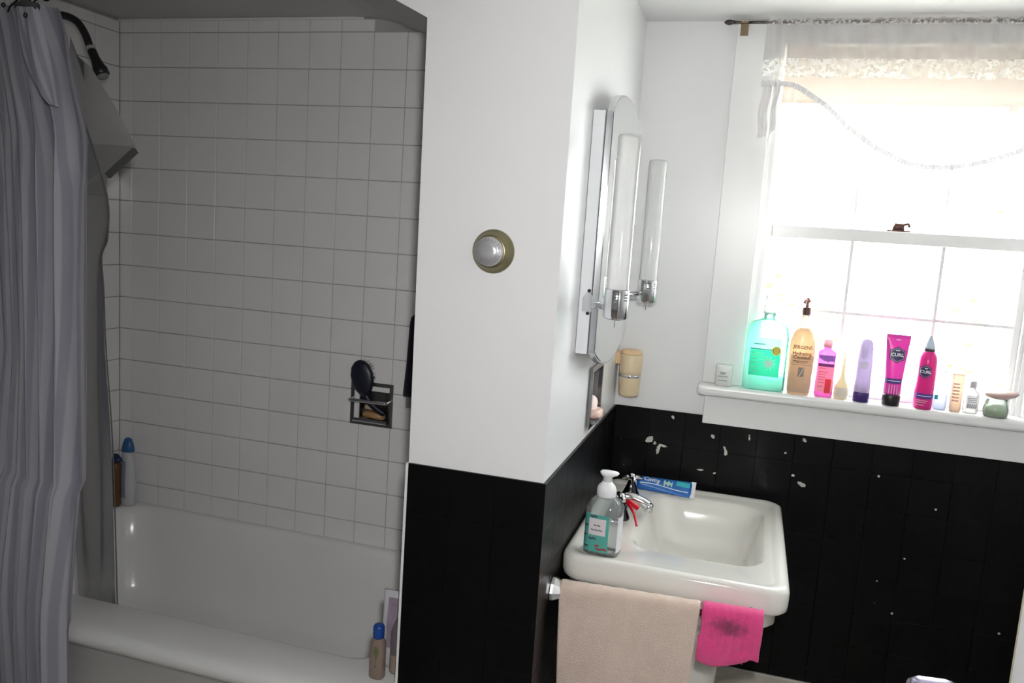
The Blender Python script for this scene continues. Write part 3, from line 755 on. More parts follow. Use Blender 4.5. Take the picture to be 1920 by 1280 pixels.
link('top_hem', tube_me('top_hem', [(.455 - .36, -.062, -.019), (.48 - .36, -.068, -.015), (.510 - .36, -.062, -.022)], .008, 8), GREY, ct, smooth=True)
gr = lathe_me('grommet', [(.0055, 0), (.0055, .002), (.0035, .003), (.0030, .0)], 16, False)
link('grommet', gr, mat('black_grommet', (.008, .008, .008), .3), ct, loc=(.490 - .36, -.074, 1.808 - 1.85), rot=(R(90), 0, 0), smooth=True)
link('grommet', gr, None, ct, loc=(.398 - .36, -.045, 1.838 - 1.85), rot=(R(90), 0, 0), smooth=True)
HK = mat('dark_hook', (.015, .015, .015), .3, metal=.8)
ring = tube_me('ring', [(.0, .017 * math.cos(a), .020 * math.sin(a)) for a in [R(20 + k * 20) for k in range(17)]], .0020, 8)
for k, hx in enumerate((.398, .452)):
    lab = ['dark metal curtain hook on the left, farther from the loose curtain corner', 'dark metal curtain hook right above the loose curtain corner'][k]
    h = tag(empty('curtain_hook', (hx, -.775 - .012, 1.883)), lab, 'hook', 'shower curtain hooks')
    link('ring', ring, HK, h, smooth=True)
    link('hook_tail', tube_me('hook_tail', spline([(0, -.012, -.014), (.002, -.030, -.030), (0, -.042, -.044), (-.002, -.046, -.056)], 4), .0019, 8), HK, h, smooth=True)

# vinyl liner inside the tub
LIN = plastic('grey_vinyl', (.36, .36, .35), .3, .0, .35)
ln = tag(empty('shower_liner', (.45, -.65, 1.8)), 'plain grey vinyl shower liner hanging inside the tub behind the striped curtain', 'shower liner')
le = spline([(.33, -.70, 1.84), (.34, -.67, 1.5), (.35, -.65, 1.0), (.36, -.63, .6), (.36, -.61, .33)], 16)
re = spline([(.40, -.71, 1.80), (.485, -.655, 1.48), (.491, -.645, 1.345), (.468, -.640, 1.29), (.474, -.64, 1.20), (.480, -.640, 1.061), (.498, -.636, .785), (.500, -.622, .33)], 10)
def sample(pl, t):
    k = t * (len(pl) - 1); i = min(int(k), len(pl) - 2); return pl[i].lerp(pl[i + 1], k - i)
vs_, fs = [], []
for j in range(61):
    a, b = sample(le, j / 60), sample(re, j / 60)
    for i in range(17):
        u = i / 16; p = a.lerp(b, u); vs_.append((p.x - .45, p.y + .006 * math.sin(u * 8 + j * .05) + .65, p.z - 1.8))
for j in range(60):
    for i in range(16): a = j * 17 + i; fs.append((a, a + 1, a + 18, a + 17))
link('sheet', open_mesh('sheet', vs_, fs), LIN, ln, smooth=True)
link('edge_hem', tube_me('edge_hem', [p + Vector((-.45, .65, -1.8)) for p in re], .0018, 6), mat('liner_hem', (.14, .14, .13), .6), ln, smooth=True)
LIN_LIT = plastic('lit_vinyl', (.46, .46, .45), .3, .0, .35)  # paler copy of the liner vinyl, the light on the flap coloured in
# the corner of the liner that has come off its hooks and flaps forward
cv = [(.402, -.668, 1.815), (.428, -.672, 1.768), (.462, -.665, 1.742), (.516, -.648, 1.655), (.572, -.640, 1.562), (.540, -.645, 1.560), (.49, -.660, 1.562), (.43, -.675, 1.562), (.415, -.678, 1.65), (.405, -.675, 1.74)]
cx_ = sum(v[0] for v in cv) / len(cv); cy_ = -.672; cz_ = sum(v[2] for v in cv) / len(cv)
vs_ = [(x - .45, y + .65, z - 1.8) for x, y, z in cv] + [(cx_ - .45, cy_ + .65, cz_ - 1.8)]
me = open_mesh('loose_flap', vs_, [(i, (i + 1) % len(cv), len(cv)) for i in range(len(cv))])
link('loose_flap', me, LIN_LIT, ln, smooth=True)
d = Vector((.577 - .495, 0, 1.553 - 1.489)); nrm = Vector((-d.z, 0, d.x)).normalized() * .007
a = Vector((.495 - .45, -.650 + .65, 1.489 - 1.8)); b = Vector((.577 - .45, -.640 + .65, 1.553 - 1.8))
link('folded_hem', prism_me('folded_hem', [((a + nrm).x, (a + nrm).z), ((b + nrm).x, (b + nrm).z), ((b - nrm).x, (b - nrm).z), ((a - nrm).x, (a - nrm).z)], 'y', -.004, .006), mat('olive_grey_hem', (.13, .13, .115), .7, var=.2), ln)
vs_ = [(.40 - .45, -.025, 1.565 - 1.8), (.572 - .45, .003, 1.562 - 1.8), (.495 - .45, .0, 1.489 - 1.8), (.49 - .45, .0, 1.44 - 1.8), (.40 - .45, -.02, 1.44 - 1.8)]
link('turned_corner', open_mesh('turned_corner', vs_, [(0, 1, 2, 3, 4)]), LIN, ln)
link('grommet', gr, None, ln, loc=(.440 - .45, -.031, 1.608 - 1.8), rot=(R(90), 0, 0), smooth=True)

# ------------------------------------------------------------------ thermostat
th = tag(empty('thermostat', (1.534, YP, 1.378), (R(90), 0, 0)), 'round brass-ringed thermostat on the front of the white pier', 'thermostat')
BRASS = mat('old_brass', (.30, .27, .16), .34, metal=.85, var=.25, vscale=30)
link('ring', lathe_me('ring', [(.0435, 0), (.0440, .004), (.0425, .007), (.041, .008), (.034, .022), (.031, .026), (.029, .026)], 48), BRASS, th, smooth=True)
SIL = mat('silver_dial', (.62, .62, .64), .25, metal=.6, var=.15, vscale=60)
link('dial', lathe_me('dial', [(.0285, .024), (.0288, .034), (.0270, .0375), (.020, .038), (.0185, .0395), (.012, .041), (.002, .0415)], 48), SIL, th, smooth=True)
tick = box_me('tick', -.0004, .0004, -.0014, .0014, 0, .0003)
TK = mat('dial_print', (.10, .10, .11), .5); tick.materials.append(TK)
for k in range(20):
    a = R(18 * k)
    if k in (14, 15, 16): continue
    link('tick_mark', tick, None, th, loc=(.0235 * math.cos(a), .0235 * math.sin(a), .0378), rot=(0, 0, a + R(90)))

# ------------------------------------------------------------------ mirror cabinet
MIR = mat('mirror', (.86, .88, .87), .015, metal=1.0)
mc = tag(empty('mirror_cabinet', (XS + .0005, -.34, 1.16)), 'shallow white wall cabinet with an arched chrome-edged mirror door', 'mirror')
CABW = mat('cabinet_white', (.74, .76, .78), .35, var=.05)
box('cabinet_box', 0, .027, -.205, .205, 0, .53, CABW, mc, .002)
def mirror_outline(w, zt, rise, zb_, sag, n=14):
    pts = []
    for k in range(n + 1):
        t = -1 + 2 * k / n; pts.append((t * w, zb_ - sag * (1 - abs(t) ** 2.2)))
    for k in range(n + 1):
        t = 1 - 2 * k / n; pts.append((t * w, zt + rise * (1 - abs(t) ** 2.4) ** .75))
    return pts
outl = mirror_outline(.211, .528, .058, .005, .048)
box('gap_shade', .027, .031, -.195, .195, .01, .52, BLACKPLASTIC, mc)  # solid black block painting in the shade behind the mirror door
link('mirror_edge', prism_me('mirror_edge', outl, 'x', .031, .0435), mat('brushed_chrome', (.60, .61, .64), .22, metal=1.0, var=.1), mc)
inner = mirror_outline(.206, .526, .056, .008, .046)
link('mirror_glass', prism_me('mirror_glass', inner, 'x', .0436, .0450), MIR, mc)

# two tube lamps standing at the sides of the mirror
FROST = plastic('frosted_tube', (.93, .93, .93), .35, .35, .12, (1, 1, 1))
def tube_lamp(y, label):
    t = tag(empty('tube_lamp', (1.764, y, 1.252)), label, 'lamp', 'tube lamps beside the mirror')
    sgn = 1 if y > -.34 else -1
    link('socket', lathe_me('socket', [(.010, -.004), (.024, 0), (.0265, .003), (.0265, .060), (.0255, .062), (.0245, .055)], 32), CHROME, t, smooth=True)
    slot = box_me('slot', -.004, .004, -.001, .001, -.0011, .0011, .0004); slot.materials.append(BLACKPLASTIC)
    for k in range(3):
        for aa in (R(-80), R(-35)):
            link('slot', slot, None, t, loc=(.0267 * math.cos(aa), .0267 * math.sin(aa), .040 + k * .006), rot=(0, 0, aa + R(90)))
    link('switch_pin', tube_me('switch_pin', [(0, 0, -.003), (0, 0, -.020)], .0014, 8), DARKCHROME, t)
    link('glass_tube', lathe_me('glass_tube', [(.0235, .056), (.0240, .060), (.0240, .376), (.0215, .380), (.010, .382), (.001, .3825)], 32), FROST, t, smooth=True)
    yb = (-.5455 if sgn < 0 else -.1345) - y
    link('arm', tube_me('arm', spline([(-.060, yb + sgn * .004, .018), (-.045, yb + sgn * .012, .020), (-.020, 0, .022)], 6), .0075, 12), CHROME, t, smooth=True)
    link('bracket_plate', prism_me('bracket_plate', [(-.083, .004), (-.058, .004), (-.058, .034), (-.066, .046), (-.076, .046), (-.083, .034)], 'y', yb, yb + sgn * .003), CHROME, t)
    for zz in (.0, .050):
        link('screw', lathe_me('screw', [(.0042, 0), (.0036, .0022), (.001, .003)], 12), BLACKPLASTIC, t, loc=(-.070, yb + sgn * .0025, zz), rot=(R(-90 * sgn), 0, 0), smooth=True)
tube_lamp(-.600, 'frosted tube lamp in front of the mirror, nearer the pier front')
tube_lamp(-.082, 'frosted tube lamp between the mirror and the window wall')

# cup dispenser on the window wall
BEIGE = mat('beige_plastic', (.72, .58, .38), .4, var=.08, vscale=20)
cd = tag(empty('cup_dispenser', (1.715, .0835, .955)), 'beige cylindrical cup dispenser hung in the corner below the mirror', 'dispenser')
link('holder', lathe_me('holder', [(.020, .0), (.028, .003), (.0305, .010), (.0325, .058), (.0325, .060)], 36), BEIGE, cd, smooth=True)
link('chrome_band', lathe_me('chrome_band', [(.0328, .059), (.0334, .060), (.0334, .067), (.0328, .068)], 36), CHROME, cd, smooth=True)
link('cup_tube', lathe_me('cup_tube', [(.0325, .067), (.0335, .080), (.0335, .126), (.0320, .128), (.0310, .122)], 36), BEIGE, cd, smooth=True)
ORG = mat('peach_lid', (.80, .55, .32), .4, var=.06)
link('lid', lathe_me('lid', [(.030, .126), (.0315, .130), (.0300, .138), (.020, .141), (.002, .142)], 36), ORG, cd, smooth=True)
link('wall_clip', join_me('wall_clip', [box_me('c', -.046, -.030, -.012, .012, .095, .132, .003), box_me('c', -.040, .0, -.008, .020, .128, .134, .002)]), ORG, cd)
box('back_plate', -.012, .012, .030, .0365, .03, .12, BEIGE, cd, .001)

# ------------------------------------------------------------------ basin
sk = tag(empty('pedestal_sink', (1.93, -.24, 0)), 'rectangular white pedestal sink with rounded corners in front of the black wall', 'sink')
so = (-1.93, .24, 0)
X0, X1, Y0, Y1 = 1.6785, 2.181, -.566, .090
Rg = [(X0 + .12, X1 - .14, Y0 + .17, Y1 - .17, .05, .50), (X0 + .05, X1 - .07, Y0 + .07, Y1 - .07, .06, .555), (X0 + .018, X1 - .035, Y0 + .028, Y1 - .03, .05, .592), (X0 + .012, X1 - .022, Y0 + .018, Y1 - .02, .05, .606), (X0 + .012, X1 - .022, Y0 + .018, Y1 - .02, .05, .636),
      (X0 + .008, X1 - .006, Y0 + .006, Y1 - .006, .045, .640), (X0 + .003, X1 - .001, Y0 + .001, Y1 - .001, .042, .648), (X0, X1, Y0, Y1, .042, .660), (X0, X1, Y0, Y1, .042, .688), (X0 + .003, X1 - .004, Y0 + .004, Y1 - .004, .042, .697), (X0 + .010, X1 - .011, Y0 + .011, Y1 - .011, .040, .7005),
      (X0 + .022, X1 - .022, Y0 + .022, Y1 - .022, .036, .7005), (X0 + .028, X1 - .030, Y0 + .030, Y1 - .030, .034, .6955), (X0 + .034, X1 - .036, Y0 + .036, Y1 - .036, .032, .694),
      (1.808, 2.132, -.440, .030, .07, .693), (1.814, 2.128, -.434, .025, .075, .690), (1.822, 2.122, -.426, .017, .08, .680), (1.834, 2.114, -.414, .006, .085, .650), (1.850, 2.102, -.398, -.010, .09, .60), (1.872, 2.082, -.372, -.034, .09, .568), (1.91, 2.04, -.31, -.09, .06, .556)]
link('bowl', rings_me('bowl', Rg), CERAMIC, sk, loc=so, smooth=True)
link('pedestal', loft_me('pedestal', [(.0, .13, .125, 3.2), (.03, .125, .12, 3.2), (.06, .10, .10, 3.2), (.25, .085, .088, 3.2), (.45, .10, .10, 3.2), (.515, .13, .14, 3)], 40), CERAMIC, sk, loc=(.028, 0, 0), smooth=True)
link('drain', lathe_me('drain', [(.024, 0), (.026, .002), (.018, .003), (.014, .001), (.012, -.004)], 28), CHROME, sk, loc=(.045, .04, .5565), smooth=True)

fa = tag(empty('faucet', (1.752, -.195, .6945)), 'chrome two-handle sink faucet behind the soap bottle', 'faucet')
link('base_plate', loft_me('base_plate', [(0, .026, .118, 3.5), (.010, .026, .118, 3.5), (.016, .020, .112, 3.2)], 36), CHROME, fa, smooth=True)
link('spout', tube_me('spout', spline([(-.004, 0, .012), (.006, 0, .034), (.030, 0, .042), (.062, 0, .034), (.078, 0, .026)], 6), [.016, .0155, .015, .0145, .014] + [.0135] * 20, 16), CHROME, fa, smooth=True)
link('aerator', lathe_me('aerator', [(.011, -.010), (.0125, -.008), (.0125, .010), (.010, .012)], 20), CHROME, fa, loc=(.080, 0, .020), smooth=True)
DK = mat('dark_chrome_cone', (.05, .05, .055), .12, metal=1.0)
for yy in (.095, -.095):
    link('handle_cone', lathe_me('handle_cone', [(.026, .014), (.025, .020), (.016, .040), (.0095, .058), (.009, .064)], 24), DK, fa, loc=(.018, yy, 0), smooth=True)
    q = join_me('cross_handle', [tube_me('c', [(-.028, 0, .070), (.028, 0, .070)], .0058, 10), tube_me('c', [(0, -.028, .070), (0, .028, .070)], .0058, 10), lathe_me('c', [(.010, .062), (.011, .066), (.011, .076), (.006, .080), (.001, .081)], 16)])
    link('cross_handle', q, CHROME, fa, loc=(.018, yy, 0), rot=(0, 0, .4), smooth=True)

# foaming soap bottle on the sink corner
S = [(0, .037, .030, 3.6), (.003, .0415, .034, 3.6), (.098, .0415, .034, 3.6), (.106, .043, .036, 3.4), (.111, .043, .036, 3.2), (.126, .033, .029, 2.8), (.137, .021, .021, 2.2), (.140, .020, .020, 2)]
CLEAR = plastic('clear_soap', (.72, .76, .76), .35, .74, .06, (.93, .96, .96))
sb = bottle('soap_dispenser', 'clear foaming hand soap bottle with teal label and white pump on the sink', 'soap bottle', (1.762, -.497, .6942), S, CLEAR, R(-4))
WP = mat('white_pump_plastic', (.82, .83, .85), .35, var=.03)
link('collar', lathe_me('collar', [(.0205, .133), (.0225, .137), (.0225, .151), (.0195, .160), (.0130, .166), (.0115, .170)], 32), WP, sb, smooth=True)
link('pump_stem', lathe_me('pump_stem', [(.0110, .168), (.0105, .182), (.012, .184)], 24), WP, sb, smooth=True)
pm = loft_me('pump_head', [(.182, .0125, .011, 2.4), (.187, .020, .0125, 2.6, .003), (.191, .0225, .0125, 2.6, .004), (.194, .020, .010, 2.4, .004)], 28)
link('pump_head', pm, WP, sb, smooth=True)
TEAL = mat('teal_print', (.10, .42, .36), .4, var=.15, vscale=60); GREYP = mat('grey_print', (.06, .08, .08), .5); WL = mat('white_label', (.66, .66, .70), .45); REDP = mat('red_print', (.38, .05, .05), .5)
PINKP = mat('pale_pink_label', (.72, .66, .70), .5)
patch('front_label', S, -.039, .0200, .010, .098, TEAL, sb, .0008)
patch('name_panel', S, -.027, .013, .050, .089, PINKP, sb, .0016)
for zz, hw in ((.073, .0075), (.062, .0135)):
    for k in range(int(hw * 2 / .0030)):
        patch('print_mark', S, -.007 - hw + k * .0030, -.007 - hw + k * .0030 + .0021, zz - .0016, zz + .0014 + (.0012 if k % 3 == 0 else 0), GREYP, sb, .0022, 1, 1)
for (u, z, s, mm) in ((-.016, .0935, .008, GREYP), (-.033, .070, .005, GREYP), (-.035, .047, .005, GREYP), (-.017, .041, .009, GREYP), (-.031, .021, .006, GREYP), (.006, .018, .013, REDP), (-.005, .025, .005, REDP)):
    patch('printed_figure', S, u - s, u + s, z - .0045, z + .0045, mm, sb, .0016, 10, 8, lambda a, b: abs(b - .3 * math.sin(a * 4)) < .5 and a * a + b * b < 1.1)
# back label seen round the corner
vs_, fs = [], []
for j in range(5):
    for i in range(9):
        y = -.025 + .050 * i / 8; z = .012 + .084 * j / 4; a_, b_, n_ = at_z(S, z)
        vs_.append((a_ * max(0, 1 - abs(y / b_) ** n_) ** (1 / n_) + .0007, y, z))
for j in range(4):
    for i in range(8): a = j * 9 + i; fs.append((a, a + 1, a + 10, a + 9))
link('back_label', open_mesh('back_label', vs_, fs), WL, sb)

# toothpaste tube along the back of the sink
tp = tag(empty('toothpaste_tube', (1.748, .036, .7115), (0, 0, R(-1))), 'blue and teal toothpaste tube lying along the back of the sink', 'toothpaste')
TBL = mat('toothpaste_blue', (.02, .16, .55), .3, var=.2, vscale=60)
vs_, fs = [], []; seg = 24
for k in range(13):
    u = k / 12; x = .022 + .148 * u; h = .0135 * (1 - u) + .0016; d = .0165 + .006 * u
    for i in range(seg):
        a = 2 * math.pi * i / seg; vs_.append((x, d * math.cos(a), h * math.sin(a)))
for k in range(12):
    for i in range(seg): j2 = (i + 1) % seg; fs.append((k * seg + i, k * seg + j2, (k + 1) * seg + j2, (k + 1) * seg + i))
fs += [tuple(range(seg)), tuple(range(12 * seg, 13 * seg))]
def tilt_me(me):
    for v in me.vertices: v.co = Matrix.Rotation(R(38), 3, 'X') @ v.co
    return me
link('tube_body', tilt_me(mesh('tube_body', vs_, fs)), TBL, tp, smooth=True)
link('crimp', tilt_me(box_me('crimp', .168, .180, -.0225, .0225, -.0012, .0012)), WP, tp)
link('cap', tube_me('cap', [(-.004, 0, 0), (.018, 0, 0), (.023, 0, 0)], [.009, .0105, .0115], 20), WP, tp, smooth=True)
def on_tube(body, size, x, y, m, name='lettering', bold=0.0):
    me = text_me(body, size, bold, 'LEFT'); me.materials.clear()
    for v in me.vertices:
        px, py = x + v.co.x, y + v.co.y; u = (px - .022) / .148; h = .0135 * (1 - u) + .0016; d = .0165 + .006 * u
        v.co = Vector((px, py, h * math.sqrt(max(0, 1 - (py / d) ** 2)) + .0008))
    return link(name, tilt_me(me), m, tp)
PRT = mat('print_white', (.80, .85, .88), .4); PRT2 = mat('print_teal', (.05, .50, .55), .4); PRT3 = mat('print_mint', (.45, .70, .60), .4)
on_tube('Cavity', .017, .040, -.001, PRT, bold=.0004)
def tube_band(name, pts, m, eps=.0005):
    vs_ = []
    for px, py in pts:
        u = (px - .022) / .148; h = .0135 * (1 - u) + .0016; d = .0165 + .006 * u
        vs_.append((px, py, h * math.sqrt(max(0, 1 - (py / d) ** 2)) + eps))
    n_ = len(pts) // 2; fs_ = [(i, i + 1, 2 * n_ - 2 - i, 2 * n_ - 1 - i) for i in range(n_ - 1)]
    me = open_mesh(name, vs_, fs_); return link(name, tilt_me(me), m, tp)
tube_band('white_stripe', [(.030 + .012 * k, -.0075 + .0022 * math.sin(k * .5)) for k in range(12)] + [(.030 + .012 * k, -.0095 + .0022 * math.sin(k * .5)) for k in range(11, -1, -1)], PRT)
tube_band('teal_end', [(.128 + .004 * k, .016) for k in range(10)] + [(.128 + .004 * k, .002) for k in range(9, -1, -1)], PRT2)
tube_band('mint_burst', [(.094 + .003 * k, .008 + .004 * math.sin(k * 1.7)) for k in range(9)] + [(.094 + .003 * k, -.003 - .004 * math.sin(k * 1.9)) for k in range(8, -1, -1)], PRT3, .0010)

tp.scale = (1.06, 1.25, 1.25)
# red razor leaning on the faucet
br.scale = (1.25, 1.2, 1.22)
rz = tag(empty('razor', (1.787, -.255, .7), (0, 0, 0)), 'red disposable razor lying against the faucet beside the soap bottle', 'razor')
RED = mat('red_plastic', (.62, .01, .03), .3)
link('handle', tube_me('handle', spline([(-.012, .030, .034), (.004, .005, .028), (.018, -.020, .018), (.030, -.050, .0)], 6), [.0042] * 10 + [.0030] * 9, 10), RED, rz, smooth=True)
hb = box_me('razor_head', -.021, .021, -.0045, .0045, -.0065, .0065, .002)
link('razor_head', hb, RED, rz, loc=(.006, .018, .034), rot=(R(20), R(32), 0))

# towel rail at the side of the sink
tr = tag(empty('towel_rail', (XS + .007, -.622, .640)), 'chrome towel rail with a faceted glass bracket along the near side of the sink', 'towel rail')
CRY = mat('faceted_glass', (.75, .77, .78), .08, metal=.35, trans=.35, var=.1)
kb = loft_me('bracket', [(0, .026, .030, 2.0), (.006, .026, .030, 2), (.022, .018, .022, 2), (.028, .010, .013, 2), (.032, .009, .012, 2)], 8)
link('bracket', kb, CRY, tr, rot=(0, R(90), 0))
link('rail', tube_me('rail', [(.028, 0, 0), (.438, 0, .0115)], .0075, 14), CHROME, tr, smooth=True)
link('end_post', tube_me('end_post', [(.425, 0, .0115), (.425, .055, .0115)], .006, 10), CHROME, tr, smooth=True)

def towel(name, label, x0, x1, zt0, zt1, front, back, m, yc=-.622, thick=.010, nx=40, bow=.0, taper=0.0, wav=.004, part='cloth'):
    """cloth folded over the rail: down the far side, over the bar, down the near side; front/back = drop lengths by u"""
    t = tag(empty(name, ((x0 + x1) / 2, yc, (zt0 + zt1) / 2)), label, 'towel')
    vs_, fs = [], []; prof_n = 34; rr = .0095 + thick * .5
    def col_(u):
        zt = zt0 + (zt1 - zt0) * u - .004; fd = front(u); bd = back(u); out = []
        for k in range(12): s = k / 11; out.append((rr, zt - bd + s * bd))
        for k in range(1, 10): a = math.pi * k / 10; out.append((rr * math.cos(a), zt + rr * math.sin(a)))
        for k in range(13): s = k / 12; out.append((-rr - .004 * math.sin(s * 3), zt - s * fd))
        return out
    for i in range(nx + 1):
        u = i / nx
        for k, (dy, z) in enumerate(col_(u)):
            drop = max(0, (zt0 + (zt1 - zt0) * u) - z)
            x = x0 + (x1 - x0) * u + taper * drop * (u - .5) * 2 + bow * drop * drop
            y = yc + dy + wav * math.sin(u * 11 + drop * 6) * min(1, drop * 9) * (1 if dy < 0 else .4) + .0015 * math.sin(u * 47 + drop * 33)
            vs_.append((x - t.location.x, y - yc, z - t.location.z))
    m2 = len(vs_) // (nx + 1)
    for i in range(nx):
        for k in range(m2 - 1): a = i * m2 + k; fs.append((a, a + 1, a + m2 + 1, a + m2))
    o = link(part, open_mesh(part, vs_, fs), m, t, smooth=True)
    sm = o.modifiers.new('thickness', 'SOLIDIFY'); sm.thickness = thick; sm.offset = 0
    sd = o.modifiers.new('soft', 'SUBSURF'); sd.levels = 1; sd.render_levels = 1
    return t
TAN = mat('beige_terry', (.86, .70, .60), .95, var=.22, vscale=26, bump=1.0, bscale=420, sheen=.3, col2=(.74, .57, .48))
towel('hand_towel', 'beige terry hand towel draped over the rail beside the sink', 1.696, 2.000, .648, .657, lambda u: .33 + .02 * u, lambda u: .30 + .03 * math.sin(u * 3), TAN, thick=.011, taper=-.045, bow=.0)
PNK = mat('pink_terry', (.98, .085, .33), .95, var=.4, vscale=30, bump=1.0, bscale=420, sheen=.3, col2=(.80, .05, .24))
def stain_pink():
    m = PNK; nt = m.node_tree; b = nt.nodes['Principled BSDF']; N = nt.nodes.new; L = nt.links.new
    src = b.inputs['Base Color'].links[0].from_socket
    g = N('ShaderNodeNewGeometry'); mp = N('ShaderNodeMapping'); mp.vector_type = 'TEXTURE'
    mp.inputs['Location'].default_value = (2.062, -.64, .638); mp.inputs['Scale'].default_value = (.040, .08, .022); L(g.outputs['Position'], mp.inputs['Vector'])
    ln_ = N('ShaderNodeVectorMath'); ln_.operation = 'LENGTH'; L(mp.outputs[0], ln_.inputs[0])
    nz = N('ShaderNodeTexNoise'); nz.inputs['Scale'].default_value = 90; L(g.outputs['Position'], nz.inputs['Vector'])
    ad = N('ShaderNodeMath'); ad.operation = 'ADD'; L(ln_.outputs['Value'], ad.inputs[0]); L(nz.outputs['Fac'], ad.inputs[1])
    mr = N('ShaderNodeMapRange'); mr.inputs[1].default_value = .8; mr.inputs[2].default_value = 1.6; mr.inputs[3].default_value = .75; mr.inputs[4].default_value = 0; L(ad.outputs[0], mr.inputs[0])
    mx = N('ShaderNodeMix'); mx.data_type = 'RGBA'; L(mr.outputs[0], mx.inputs[0]); L(src, mx.inputs[6]); mx.inputs[7].default_value = (.13, .02, .06, 1)
    L(mx.outputs[2], b.inputs['Base Color'])
stain_pink()
wc = towel('wash_cloth', 'bright pink wash cloth with a dark stain, folded over the rail end', 2.004, 2.128, .6575, .661, lambda u: .076 + .012 * u + .005 * math.sin(u * 5), lambda u: .085 - .01 * u, PNK, thick=.012, taper=-.02, wav=.003)
# second, lower fold of the wash cloth
vs_, fs = [], []
for j in range(9):
    for i in range(17):
        u = i / 16; v = j / 8; zt = .610 - .02 * u; zb_ = .547 + .032 * (abs(u - .33) / .67) ** 2.2
        vs_.append((2.000 + .108 * u - 2.066, -.0165 - .004 * math.sin(u * 7) - .006 * math.sin(v * 3), zt + (zb_ - zt) * v - .659))
for j in range(8):
    for i in range(16): a = j * 17 + i; fs.append((a, a + 1, a + 18, a + 17))
o = link('lower_fold', open_mesh('lower_fold', vs_, fs), PNK, wc, smooth=True)
sm = o.modifiers.new('thickness', 'SOLIDIFY'); sm.thickness = .011; sm.offset = 0
o.modifiers.new('soft', 'SUBSURF').render_levels = 1

# ------------------------------------------------------------------ things on the window sill
ZS = 1.0197; YS = .088
# small white votive
S = [(0, .021, .021, 4), (.003, .0235, .0235, 4), (.056, .0240, .0240, 4), (.060, .0225, .0225, 4)]
t = bottle('votive_jar', 'small frosted white square jar at the left end of the sill', 'jar', (1.984, .086, ZS), S, plastic('frosted_white', (.86, .88, .86), .12, .0))
GP = mat('sage_print', (.34, .42, .36), .5)
for zz, hw, hh in ((.040, .009, .0022), (.036, .006, .0022), (.029, .014, .0014), (.017, .013, .0012)):
    patch('print_mark', S, -.002 - hw, -.002 + hw, zz - hh, zz + hh, GP, t, .0008, 6, 1)
# mouthwash
S = [(0, .052, .026, 4.5), (.004, .0575, .030, 4.5), (.155, .0575, .030, 4.5), (.180, .0545, .029, 4), (.192, .046, .027, 3.2), (.199, .028, .022, 2.6), (.204, .0165, .0165, 2), (.222, .0165, .0165, 2)]
MW = plastic('teal_mouthwash', (.40, .95, .78), .6, .55, .12, (.72, 1, .94))
t = bottle('mouthwash_bottle', 'large clear teal mouthwash bottle, the biggest on the sill', 'bottle', (2.094, YS + .010, ZS), S, MW)
link('cap', lathe_me('cap', [(.0185, .216), (.0190, .220), (.0165, .262), (.0155, .268), (.012, .270)], 28), plastic('clear_cap', (.86, .87, .87), .5, .35, .2), t, smooth=True)
LB = plastic('green_label', (.10, .70, .50), .6, .05); LB2 = plastic('pale_aqua_label', (.65, .95, .88), .6, .2)
patch('label', S, -.044, .038, .040, .150, LB2, t, .0008)
patch('green_panel', S, -.044, .038, .042, .116, LB, t, .0016)
DG = mat('dark_green_print', (.01, .16, .12), .5)
patch('dark_line', S, -.044, .024, .1165, .1195, DG, t, .0018, 8, 1)
YB = mat('yellow_badge', (.80, .75, .10), .5); ORB = mat('orange_badge', (.75, .42, .08), .5)
for rr_, mm, ee in ((.0125, YB, .0022), (.0085, DG, .0026), (.0070, YB, .0030), (.0045, ORB, .0034)):
    patch('badge', S, .026 - rr_, .026 + rr_, .1165 - rr_, .1165 + rr_, mm, t, ee, 12, 12, lambda a, b: a * a + b * b < 1.02)
ST = mat('mint_star', (.55, .85, .72), .5)
patch('starburst', S, -.014, .032, .056, .102, ST, t, .0022, 26, 26, lambda a, b: math.hypot(a, b) < .42 + .45 * abs(math.cos(5 * math.atan2(b, a))) ** 6)
for k, (zz, l) in enumerate(((.107, .036), (.099, .040), (.090, .040), (.080, .030), (.066, .022), (.055, .026))):
    patch('print_line', S, -.041, -.041 + l, zz - .0016, zz + .0016, LB2, t, .0022, 6, 1)
patch('print_line', S, -.036, -.004, .131, .134, mat('teal_script', (.10, .42, .40), .5), t, .0018, 6, 1)
# body lotion
S = [(0, .027, .018, 2.8), (.004, .030, .021, 2.8), (.06, .0325, .024, 2.6), (.115, .0350, .025, 2.4), (.150, .0335, .024, 2.3), (.175, .026, .020, 2.2), (.186, .0190, .0165, 2)]
t = bottle('lotion_bottle', 'tan coconut lotion bottle with a brown pump beside the mouthwash', 'bottle', (2.189, YS, ZS), S, plastic('tan_lotion', (.86, .64, .44), .5, .0, .25))
link('neck', loft_me('neck', [(.1855, .0191, .0166, 2), (.194, .0150, .0140, 2), (.204, .0118, .0118, 2), (.226, .0105, .0105, 2)], 28), plastic('cream_neck', (.90, .84, .76), .5, .1), t, smooth=True)
BP = mat('brown_pump', (.10, .035, .03), .35)
link('pump_collar', lathe_me('pump_collar', [(.0118, .224), (.0122, .226), (.0122, .243), (.0100, .245)], 24), BP, t, smooth=True)
PKB = mat('rose_brown', (.34, .17, .14), .35)
link('pump_stem', lathe_me('pump_stem', [(.0050, .244), (.0042, .256), (.0042, .262)], 16), PKB, t, smooth=True)
link('pump_nozzle', join_me('pump_nozzle', [tube_me('n', spline([(.007, -.004, .262), (.0, 0, .264), (-.006, -.008, .264), (-.009, -.014, .257)], 5), .0042, 10), lathe_me('n', [(.0052, .258), (.0058, .262), (.0050, .270), (.002, .272)], 16)]), PKB, t, smooth=True)
LTN = plastic('lotion_base_print', (.66, .58, .48), .5, .0)
patch('lower_label', S, -.029, .030, .006, .112, LTN, t, .0006)
